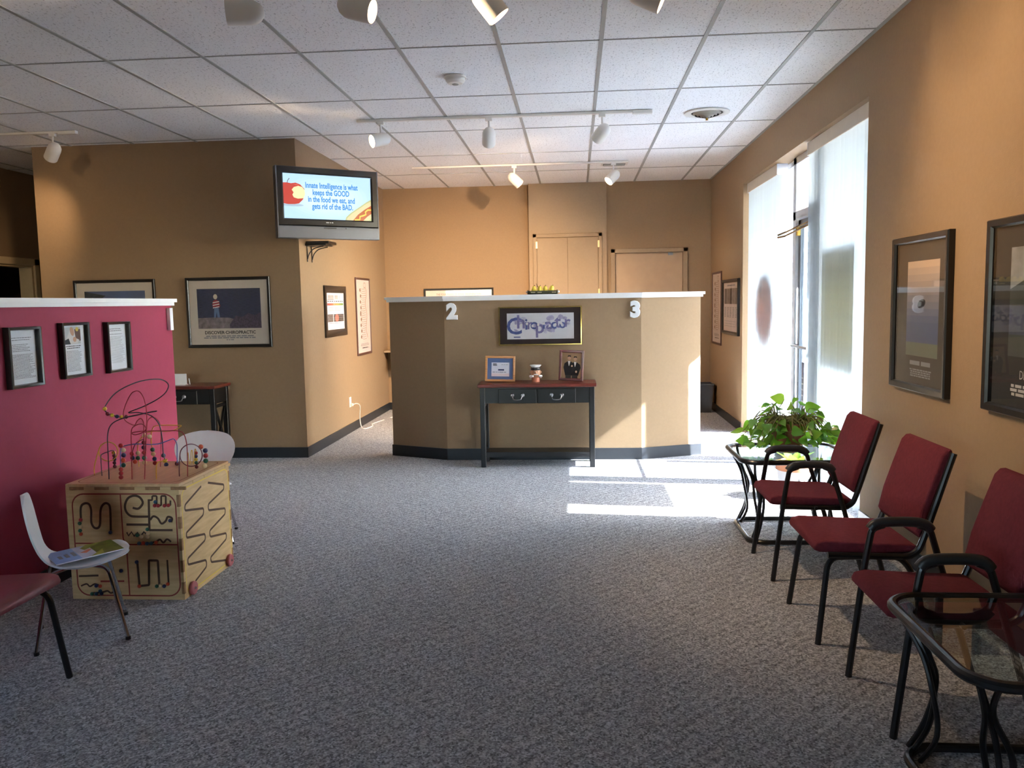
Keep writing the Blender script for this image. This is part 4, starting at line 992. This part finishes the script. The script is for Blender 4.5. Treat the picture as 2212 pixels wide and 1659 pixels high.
for i in range(44):
    p = Vector((rp.uniform(-.30, .24), rp.uniform(-.24, -.06), rp.uniform(.06, .21))); d = Vector((p.x*2+rp.uniform(-.5, .5), -.5, rp.uniform(-.6, .2)))
    if p.z < .10: d.z = max(d.z, -.05)
    add_leaf(p, d, rp.uniform(.065, .09), rp.uniform(-.8, .8)+(PI/3 if i % 3 == 0 else 0), i % 4 == 0)
    base = Vector((.10*max(-1, min(1, p.x*4)), -.09, .185)); tube(vb, catmull([base, (base+p)/2+Vector((0, -.02, .05)), p], 4), .0024, seg=5)
for i in range(46):
    a = rp.uniform(0, 2*PI); r = rp.uniform(.10, .27); z = rp.uniform(.07, .16) if r > .15 else rp.uniform(.17, .28)
    p = Vector((r*math.cos(a), r*math.sin(a)*.8, z)); d = Vector((math.cos(a), math.sin(a), rp.uniform(-.25, .3)))
    add_leaf(p, d, rp.uniform(.055, .085), rp.uniform(-.7, .7), i % 5 == 0)
    base = Vector((.09*math.cos(a), .09*math.sin(a), .18)); tube(vb, catmull([base, (base+p)/2+Vector((0, 0, .05)), p], 4), .0024, seg=5)
obj('leaf_stalks', vb, STEM, pl)['kind'] = 'stuff'
fp = thing('floor_pot', 'white pot with terracotta rim on the floor behind the glass table', 'pot', (1.57, 6.05, 0))
obj('body', LT([(0, 0), (.10, 0), (.125, .20), (0, .20)], seg=28), PAPER, fp, 30); obj('rim', LT([(.125, .20), (.135, .205), (.135, .26), (.12, .262), (.11, .24), (0, .235)], seg=28), TERRA, fp, 30)
for k in range(7): obj('mark', BX(-.006, .006, -.002, .002, -.012, .012), INK, fp, 0, (.119*math.sin(-.9+.3*k), -.119*math.cos(-.9+.3*k), .12+.02*(k % 2)), (0, 0, -.9+.3*k))
for k in range(6):
    a = k*1.05; obj('leaf', leaf_bm(), LEAFY, fp, 60, (.03*math.cos(a), .03*math.sin(a), .24), (0, -.9, a)).scale = (.14, .10, .14)

# ------------------------------------------------------------------ white shell chairs for children (front towards local +x)
def shell_chair(label, loc, rotz):
    t = thing('child_chair', label, 'chair', loc, rotz, 'white shell chairs')
    prof = [(-.20, .655, .02), (-.198, .645, .09), (-.194, .62, .150), (-.186, .57, .180), (-.176, .51, .178), (-.163, .45, .15), (-.148, .40, .118), (-.12, .36, .112), (-.075, .338, .125), (-.01, .332, .150), (.06, .338, .168), (.12, .350, .165), (.165, .357, .140), (.192, .355, .09), (.202, .352, .03)]
    # smooth the profile
    P = catmull([(a, w, b) for a, b, w in prof], 3); bm = bmesh.new(); nv = 8; T = []; Bt = []
    for i, p in enumerate(P):
        q0, q1 = P[max(0, i-1)], P[min(len(P)-1, i+1)]; d = Vector((q1.x-q0.x, 0, q1.z-q0.z)).normalized(); n = Vector((d.z, 0, -d.x))*-1
        if n.z < 0 and n.x < 0: n = -n
        r0, r1 = [], []
        for k in range(nv+1):
            v = -1+2*k/nv; dish = .012*v*v
            c = Vector((p.x, v*p.y, p.z))+n*dish
            r0.append(bm.verts.new(c+n*.004)); r1.append(bm.verts.new(c-n*.004))
        T.append(r0); Bt.append(r1)
    fs = []
    for a, b, c, d in zip(T, T[1:], Bt, Bt[1:]):
        for k in range(nv):
            fs.append(bm.faces.new((a[k], b[k], b[k+1], a[k+1]))); fs.append(bm.faces.new((c[k+1], d[k+1], d[k], c[k])))
        fs.append(bm.faces.new((a[0], c[0], d[0], b[0]))); fs.append(bm.faces.new((b[nv], d[nv], c[nv], a[nv])))
    for r, q in ((T[0], Bt[0]), (T[-1], Bt[-1])):
        for k in range(nv): fs.append(bm.faces.new((r[k], r[k+1], q[k+1], q[k])))
    bmesh.ops.recalc_face_normals(bm, faces=fs)
    obj('seat_shell', bm, WHITEP, t, 60)
    for sx in (-1, 1):
        for sy in (-1, 1):
            foot = Vector((sx*.175, sy*.165, .008)); top = Vector((sx*.115, sy*.105, .318)); hub = Vector((sx*.03, sy*.03, .322))
            l = obj('leg', TB(fillet([foot, top, hub], .035, 5), .0085, seg=10), CHROME, t)
            obj('foot_cap', LT([(0, 0), (.011, 0), (.011, .014), (0, .016)], seg=10, c=(foot.x, foot.y, 0)), BLACK, l)
    obj('mount_plate', LT([(0, .318), (.06, .318), (.06, .327), (0, .327)], seg=18), PEWTER, t)
    return t
shell_chair('white shell chair with chrome legs holding the magazine', (-2.205, 3.43, 0), math.radians(31))
shell_chair('white shell chair partly hidden behind the activity cube', (-2.318, 4.93, 0), math.radians(-71))
mg = thing('magazine', 'magazine with blue and green cover on the white chair', 'magazine', (-2.19, 3.455, .366), math.radians(31+15))
f = Flat(); w, h = .275, .20
MB_ = mat('cover_blue', (120, 156, 206), .35, var=.15, scale=12); MG_ = mat('cover_green', (104, 112, 40), .35, var=.35, scale=30); MY = mat('cover_lime', (150, 150, 60), .35, var=.3, scale=30)
f.rect(-w/2, -h/2, -w*.12, h/2, MB_); f.rect(-w*.12, -h/2, w*.12, h/2, mat('cover_pale', (186, 190, 210), .35, var=.2, scale=14)); f.rect(w*.12, -h/2, w/2, h/2, MG_)
f.poly([(w*.02, h*.1), (w*.2, h*.3), (w*.35, h*.5), (w*.1, h*.5), (-w*.02, h*.3)], MY); f.poly([(w*.0, -h*.5), (w*.25, -h*.1), (w*.2, -h*.5)], MY)
f.poly([(-w*.08, -h*.05), (w*.08, h*.12), (w*.12, h*.05), (0, -h*.15)], mat('cover_orange', (206, 120, 84), .35))
for k in range(3): f.rect(-w*.4+k*.028, -h*.2, -w*.4+k*.028+.016, h*(.05+.05*k), GREYINK)
obj('pages', BX(-w/2, w/2, -h/2, h/2, 0, .004), PAPER, mg, 0)
f.make('cover', mg, (0, 0, .0045), (-PI/2, 0, 0))
mg.rotation_euler = (0, -.045, math.radians(31+15))

# ------------------------------------------------------------------ wooden activity cube
CX0, CX1, CY0, CY1, CH = -2.525, -1.945, 3.862, 4.452, .585
cu = thing('activity_cube', 'wooden activity cube with bead wires beside the raspberry wall', 'activity cube', ((CX0+CX1)/2, (CY0+CY1)/2, 0))
CO = Vector(((CX0+CX1)/2, (CY0+CY1)/2, 0)); hx, hy = (CX1-CX0)/2, (CY1-CY0)/2
CRED = mat('cube_red_line', (140, 48, 30), .5, var=.05); CYEL = mat('cube_yellow_line', (226, 196, 70), .5, var=.05); GRV = mat('cube_groove', (78, 50, 30), .7, var=.1)
front = obj('front_panel', BX(-hx, hx, -hy, -hy+.014, 0, CH-.016), MAPLE, cu, 0)
back = obj('back_panel', BX(-hx, hx, hy-.014, hy, 0, CH-.016), MAPLE, cu, 0)
side = obj('side_panel', BX(hx-.014, hx, -hy+.0145, hy-.0145, 0, CH-.016), MAPLE, cu, 0)
obj('side_panel', BX(-hx, -hx+.014, -hy+.0145, hy-.0145, 0, CH-.016), MAPLE, cu, 0)
top = obj('top_panel', BX(-hx, hx, -hy, hy, CH-.0155, CH, .002, 1), MAPLET, cu, 0)
EDGE = mat('plywood_edge', (150, 108, 66), .6, var=.2, scale=60)
for k in range(5):      # finger joints along the top edges and the corner
    a = -hx+.02+k*.13
    obj('finger_joint', BX(a, a+.075, -hy-.0015, -hy+.01, CH-.030, CH-.0152, .001, 1), EDGE, cu, 0)
    b = -hy+.02+k*.13
    obj('finger_joint', BX(hx-.01, hx+.0015, b, b+.07, CH-.030, CH-.0152, .001, 1), MAPLE, cu, 0)
    z = .03+k*.11
    obj('finger_joint', BX(hx-.014, hx+.0012, -hy-.001, -hy+.0145, z, z+.06, .001, 1), EDGE, cu, 0)
    obj('finger_joint', BX(hx-.014, hx+.0012, hy-.0145, hy+.001, z, z+.06, .001, 1), EDGE, cu, 0)
C5 = lambda x, y: (130+x/3.3175, 800+y/3.3175)
def FP(x, y):
    p = atY(*C5(x, y), CY0)-CO; return (p.x, p.z)
def SP(x, y):
    p = atX(*C5(x, y), CX1)-CO; return (p.y, p.z)
def rrect(x0, z0, x1, z1, r, n=6):
    P = []
    for cx, cz, a in ((x1-r, z1-r, 0), (x0+r, z1-r, PI/2), (x0+r, z0+r, PI), (x1-r, z0+r, 1.5*PI)):
        for k in range(n+1): P.append((cx+r*math.cos(a+PI/2*k/n), cz+r*math.sin(a+PI/2*k/n)))
    return P+[P[0]]
def sm(pts, n=5): return [(p.x, p.y) for p in catmull([(a, b, 0) for a, b in pts], n)]
def fz(pts, r=.012): return [(p.x, p.y) for p in fillet([(a, b, 0) for a, b in pts], r, 4)]
f = Flat()
f.line(rrect(-hx+.03, .02, hx-.02, CH-.05, .06), .007, CRED)
mx_ = FP(438, 1000)[0]; mz = FP(500, 1248)[1]
f.line([(mx_, CH-.05), (mx_, mz+.035)]+[(mx_+.035-.035*math.cos(a), mz+.035-.035*math.sin(a)) for a in (.4, .8, 1.2, 1.57)]+[(hx-.02, mz)], .007, CRED)
f.line([(-hx+.03, mz+.005), (mx_-.02, mz+.005)]+[(mx_-.02+.035*math.sin(a), mz-.03+.035*math.cos(a)) for a in (.4, .8, 1.2, 1.57)]+[(mx_+.015, .02)], .007, CRED)
GW = .0115
f.line(sm([FP(*p) for p in ((150, 1085), (148, 985), (172, 955), (205, 958), (222, 1000), (224, 1090), (250, 1130), (284, 1112), (290, 1000), (315, 956), (345, 958), (359, 1000), (363, 1160))]), GW, GRV)
f.line(sm([FP(*p) for p in ((520, 985), (562, 990), (592, 950), (570, 910), (530, 898), (488, 915), (466, 960), (470, 1005), (500, 1040), (545, 1048), (640, 1048))]), GW, GRV)
f.line([FP(635, 925), FP(640, 1150)], GW, GRV)
f.line(fz([FP(*p) for p in ((632, 930), (660, 930), (660, 900), (692, 900), (692, 968), (724, 968), (724, 900), (757, 900), (757, 968), (790, 968), (790, 932))], .006), GW*.8, GRV)
f.line(sm([FP(*p) for p in ((645, 1072), (668, 1046), (700, 1060), (726, 1098), (756, 1080), (772, 1050), (802, 1060), (796, 1088))]), GW*.9, GRV)
f.line([FP(475, 1105), FP(640, 1106)], GW, GRV); f.line([FP(640, 1145), FP(806, 1145)], GW, GRV)
f.line([FP(*p) for p in ((478, 1160), (490, 1185), (512, 1158), (530, 1188), (555, 1162), (575, 1190), (600, 1158), (632, 1182))], GW*.8, GRV)
f.line(sm([FP(*p) for p in ((560, 1238), (640, 1238), (690, 1225), (716, 1212), (740, 1234), (766, 1210), (795, 1228))]), GW*.8, GRV)
f.line(fz([FP(*p) for p in ((553, 1372), (570, 1545), (638, 1538), (636, 1362), (700, 1362), (712, 1548))], .006), GW, GRV); f.line([FP(768, 1358), FP(778, 1530)], GW*.8, GRV)
f.line([FP(135, 1475), FP(275, 1470)], GW*.8, GRV); f.line([FP(290, 1512), FP(460, 1510)], GW*.8, CRED)
f.line(sm([FP(*p) for p in ((150, 1545), (190, 1530), (215, 1548), (250, 1530), (290, 1545))]), GW*.7, GRV); f.line(sm([FP(*p) for p in ((220, 1595), (300, 1590), (340, 1580), (365, 1595), (400, 1578))]), GW*.8, GRV)
f.make('groove_pattern', front, (0, -hy-.0003, 0))
f = Flat()
f.line(rrect(-hy+.025, .022, hy-.02, CH-.035, .05), .006, CYEL)
f.line(fz([SP(*p) for p in ((1010, 830), (893, 965), (893, 1005), (1028, 988), (1026, 1035), (903, 1165), (906, 1200), (1038, 1172), (1040, 1215), (913, 1350), (916, 1393), (1046, 1358), (1050, 1405), (968, 1512))], .016), .0115, GRV)
f.line(fz([SP(*p) for p in ((1058, 805), (1172, 818), (1172, 852), (1060, 960), (1062, 1003), (1182, 988), (1182, 1028), (1070, 1150), (1074, 1193), (1190, 1166), (1190, 1208), (1077, 1340), (1082, 1374), (1185, 1360))], .016), .0115, GRV)
f.make('groove_pattern', side, (hx+.0003, 0, 0), (0, 0, PI/2))
f = Flat(); f.line(rrect(-hx+.03, -hy+.03, hx-.03, hy-.03, .05), .005, CRED); f.make('border_line', top, (0, 0, CH+.0003), (-PI/2, 0, 0))
WHL = mat('wheel_pink', (176, 96, 98), .45, var=.05)
for x, y in ((943, 1558), (1205, 1360)):
    a, b = SP(x, y)
    w_ = obj('wheel', LT([(0, 0), (.032, 0), (.034, .004), (.034, .014), (.03, .018), (.012, .016), (0, .016)], seg=24, M=Matrix.Rotation(PI/2, 4, 'Y'), c=(hx+.001, a, b)), WHL, cu, 40)
    obj('hub', LT([(0, .016), (.007, .016), (.006, .022), (0, .023)], seg=10, M=Matrix.Rotation(PI/2, 4, 'Y'), c=(hx+.001, a, b)), CHROME, w_, 40)
BC = {'r': mat('bead_red', (168, 40, 44), .3), 'n': mat('bead_navy', (34, 44, 88), .3), 'y': mat('bead_yellow', (214, 182, 52), .3), 'g': mat('bead_green', (34, 92, 66), .3),
      'c': mat('bead_cream', (222, 196, 146), .35), 'o': mat('bead_orange', (200, 78, 44), .3), 'd': mat('bead_maroon', (104, 26, 34), .3), 'b': mat('bead_teal', (44, 84, 110), .3)}
bsrc = {}
def bead(p, k, r=.0122, parent=None):
    if k not in bsrc:
        o = obj('bead', sphere(bmesh.new(), (0, 0, 0), .0122, 12), BC[k], parent or cu, 80); bsrc[k] = o
    else: o = inst(bsrc[k], parent or cu)
    o.location = p; s = r/.0122; o.scale = (s, s, s)
for x, y, k in ((150, 1070, 'r'), (143, 1095, 'g'), (150, 1122, 'c'), (146, 1147, 'g'), (152, 1172, 'o'), (363, 1160, 'n'), (685, 942, 'b'), (680, 968, 'r'), (705, 968, 'r'), (750, 968, 'r'), (778, 966, 'r'),
                (790, 1075, 'n'), (628, 1138, 'g'), (632, 1168, 'c'), (630, 1193, 'c'), (585, 1190, 'c'), (555, 1180, 'g'), (568, 1238, 'b'), (598, 1236, 'o'), (625, 1240, 'b'), (655, 1238, 'b'), (690, 1232, 'o'),
                (551, 1372, 'n'), (570, 1545, 'o'), (695, 1545, 'g'), (722, 1540, 'c'), (748, 1545, 'n'), (774, 1530, 'o'), (350, 1450, 'c'), (370, 1465, 'c'), (440, 1435, 'n'), (440, 1310, 'd'), (262, 1542, 'n'), (290, 1545, 'o'), (290, 1580, 'b'), (232, 1600, 'g'), (262, 1600, 'b'), (300, 1598, 'n')):
    a, b = FP(x, y); bead((a, -hy-.004, b), k, .0095)
WC = {'k': mat('wire_dark', (44, 40, 52), .35), 'r': mat('wire_red', (150, 36, 48), .35), 'y': mat('wire_yellow', (214, 168, 56), .35), 'b': mat('wire_blue', (84, 108, 176), .35), 'm': mat('wire_maroon', (100, 30, 48), .35), 'p': mat('wire_pink', (206, 96, 112), .35)}
def wire(k, pts, y0=None, y1=None, r=.0026, n=5, bow=0.0):
    """pts in detail-view pixels; depth runs from y0 to y1 along the wire"""
    m = len(pts); Q = []
    for i, (x, y) in enumerate(pts):
        t = i/(m-1); Q.append(atY(*C5(x, y), y0+(y1-y0)*t+bow*math.sin(PI*t))-CO)
    obj('bead_wire', tube(bmesh.new(), catmull(Q, n), r, seg=6), WC[k], cu); return Q
def foot(x, y): return atZ(*C5(x, y), CH).y
ya, yb = foot(350, 780), foot(765, 685)
wire('k', [(350, 781), (345, 620), (340, 470), (365, 390), (440, 347), (570, 315), (690, 293), (640, 300), (475, 335), (375, 322), (328, 296), (320, 262), (400, 160), (550, 85), (700, 63), (772, 95), (762, 150), (700, 205), (600, 257), (490, 303), (560, 303), (650, 325), (708, 385), (730, 480), (740, 600), (766, 686)], ya, yb, .0030, bow=.02)
for x, y, k in ((320, 275, 'y'), (340, 312, 'd'), (372, 322, 'y'), (408, 331, 'n'), (442, 335, 'y'), (474, 333, 'd')): bead(atY(*C5(x, y), ya+.09)-CO, k, .0105)
def coil(k, cx, cy, rpx, turns, fx, fy, depth, a0):
    y0 = foot(fx, fy); Q = [atY(*C5(fx, fy), y0)-CO, atY(*C5(fx-2, (fy+cy)/2+20), y0)-CO]
    n = int(turns*12)
    for i in range(n+1):
        a = a0-2*PI*i/12; Q.append(atY(*C5(cx+rpx*math.cos(a), cy-rpx*math.sin(a)), y0+depth*i/n)-CO)
    obj('bead_wire', tube(bmesh.new(), catmull(Q, 3), .0026, seg=6), WC[k], cu); return y0
y1_ = coil('y', 345, 582, 68, 3.3, 247, 753, .16, PI*.9)
wire('k', [(300, 756), (292, 640), (296, 605), (340, 585), (382, 575), (390, 620), (392, 700)], foot(300, 756), foot(392, 700))
for x, y, k in ((384, 590, 'y'), (388, 612, 'd'), (390, 636, 'n'), (390, 662, 'd'), (392, 688, 'd')): bead(atY(*C5(x, y), foot(392, 700))-CO, k, .0105)
yf = foot(435, 780)
wire('b', [(838, 682), (838, 600), (836, 530), (818, 494), (798, 494), (712, 525), (640, 531), (540, 528), (450, 545), (434, 575), (433, 680), (436, 780)], foot(838, 682), yf)
for x, y, k in ((435, 540, 'r'), (453, 572, 'c'), (455, 608, 'n'), (453, 644, 'o'), (453, 680, 'g')): bead(atY(*C5(x, y), yf+.05)-CO, k)
for x, y, k in ((436, 709, 'r'), (436, 738, 'r'), (436, 766, 'r')): bead(atY(*C5(x, y), yf)-CO, k, .0115)
bead(atY(*C5(838, 668), foot(838, 682))-CO, 'd')
yr = foot(605, 780)
wire('r', [(605, 781), (612, 560), (620, 330), (605, 220), (575, 160), (545, 148), (510, 168), (475, 232), (453, 310), (470, 362), (530, 393), (553, 362), (578, 345), (598, 372), (600, 440), (601, 560), (605, 680)], yr, yr+.14)
for x, y, k in ((600, 517, 'd'), (600, 552, 'n'), (603, 589, 'r'), (603, 627, 'g'), (605, 661, 'c')): bead(atY(*C5(x, y), yr+.14)-CO, k)
wire('r', [(515, 781), (512, 600), (510, 440), (535, 398), (585, 385), (615, 412), (600, 440), (540, 462), (516, 448), (600, 436), (730, 434), (850, 435), (890, 465), (908, 540), (912, 650), (913, 760)], foot(515, 781), foot(913, 760))
wire('p', [(718, 690), (721, 560), (722, 430), (708, 365), (670, 336), (632, 355), (622, 430), (616, 560), (612, 680)], foot(718, 690), foot(612, 690))
wire('y', [(565, 690), (555, 560), (578, 488), (640, 440), (760, 437), (812, 430), (864, 402), (850, 394), (700, 395), (662, 420), (652, 500), (662, 570), (680, 680)], foot(565, 690), foot(680, 690))
for x, y, k in ((605, 465, 'c'), (640, 475, 'c')): bead(atY(*C5(x, y), foot(600, 720))-CO, k)
for x, y, k in ((662, 568, 'g'), (667, 599, 'c'), (677, 634, 'n'), (680, 664, 'r')): bead(atY(*C5(x, y), foot(680, 690))-CO, k)
wire('y', [(690, 781), (689, 700), (700, 660), (735, 648), (768, 636)], foot(690, 781), foot(690, 781)+.1)
for x, y, k in ((740, 610, 'n'), (752, 648, 'y'), (760, 676, 'n')): bead(atY(*C5(x, y), yb)-CO, k)
wire('m', [(512, 690), (515, 600), (535, 535), (570, 505), (605, 493)], foot(512, 700), foot(512, 700))
for x, y, k in ((515, 597, 'r'), (520, 628, 'n'), (537, 655, 'o'), (558, 628, 'g'), (558, 592, 'c')): bead(atY(*C5(x, y), foot(512, 700)+.01)-CO, k)
y9 = coil('m', 938, 608, 80, 3.2, 855, 760, .12, PI*.95)
wire('y', [(913, 750), (912, 620), (916, 590), (922, 640), (928, 670), (936, 640), (938, 585), (946, 575), (952, 640), (958, 672), (962, 600), (966, 565), (974, 580), (976, 680)], foot(913, 750), foot(913, 750)+.05, .002)
for x, y, k in ((1008, 548, 'o'), (1040, 575, 'n'), (1043, 611, 'r'), (1043, 648, 'g'), (1035, 685, 'c')): bead(atY(*C5(x, y), y9+.06)-CO, k, .0128)
for x, y, k in ((973, 592, 'r'), (973, 616, 'n'), (974, 639, 'y'), (975, 662, 'g'), (978, 692, 'd')): bead(atY(*C5(x, y), foot(913, 750)+.05)-CO, k, .0095)

# ------------------------------------------------------------------ small things behind the reception
wo = thing('wall_outlet', 'white wall outlet with plug low on the tan wall', 'outlet', (XB, 9.2, .345))
obj('cover_plate', BX(.0005, .006, -.036, .036, -.057, .057, .002, 1), WHITEM, wo, 0); obj('plug', BX(.006, .035, -.018, .018, -.045, -.015, .005), WHITEM, wo, 20)
cd = obj('power_cord', TB(catmull([(XB+.03, 9.2, .315), (XB+.06, 9.26, .32), (XB+.07, 9.36, .28), (XB+.04, 9.45, .14), (XB+.05, 9.46, .03), (XB+.10, 9.42, .006), (XB+.14, 9.62, .006), (XB+.10, 9.78, .006), (XB+.12, 9.95, .006), (XB+.16, 10.15, .006)], 6), .005, seg=6), WHITEM)
tag(cd, 'thin white cord running from the outlet along the floor', 'cord')
cd = obj('power_cord', TB(catmull([(XB+.20, 10.32, .006), (XB+.28, 10.47, .008), (XB+.42, 10.52, .006), (XB+.50, 10.40, .006), (XB+.75, 10.5, .006), (XB+.95, 10.46, .006)], 6), .005, seg=6), WHITEM)
tag(cd, 'loose white cord curling on the floor behind the partition', 'cord')
bn = thing('waste_bin', 'dark grey waste bin in the far right corner', 'bin', (1.60, 10.72, 0))
GB = mat('bin_grey', (66, 68, 72), .45, var=.08)
bm = bmesh.new()
for hw0, hw1, z0, z1 in ((.105, .135, 0, .36),):
    P0 = [(-hw0, -hw0, z0), (hw0, -hw0, z0), (hw0, hw0, z0), (-hw0, hw0, z0)]; P1 = [(-hw1, -hw1, z1), (hw1, -hw1, z1), (hw1, hw1, z1), (-hw1, hw1, z1)]
    a = [bm.verts.new(p) for p in P0]; b = [bm.verts.new(p) for p in P1]; bm.faces.new(a[::-1])
    for k in range(4): bm.faces.new((a[k], a[(k+1) % 4], b[(k+1) % 4], b[k]))
obj('body', bm, GB, bn, 0); obj('rim', TB(fillet([(-.137, -.137, .36), (.137, -.137, .36), (.137, .137, .36), (-.137, .137, .36)], .02, 3, True), .008, seg=6, closed=True), GB, bn)
cs_ = thing('corner_shelf', 'small tan corner shelf just left of the reception partition', 'shelf', (-2.36, 11.03, 0))
obj('shelf_board', BX(-.19, .12, -.13, .14, .80, .825, .003, 1), WALLB, cs_, 0)
obj('support', prism(bmesh.new(), [(-.12, .80), (.10, .80), (.02, .60), (-.02, .56), (-.12, .56)], -.05, .13, 'y'), mat('olive_support', (120, 104, 74), .7), cs_, 0)
ph = thing('telephone', 'black telephone on the small corner shelf', 'telephone', (-2.34, 11.0, .8255))
obj('body', prism(bmesh.new(), [(-.09, 0), (.09, 0), (.09, .055), (.06, .06), (-.09, .025)], -.08, .08, 'y', .004, 1), BLACK, ph, 20); obj('handset', BX(-.08, -.03, -.09, .09, .04, .07, .01), BLACK, ph, 20)
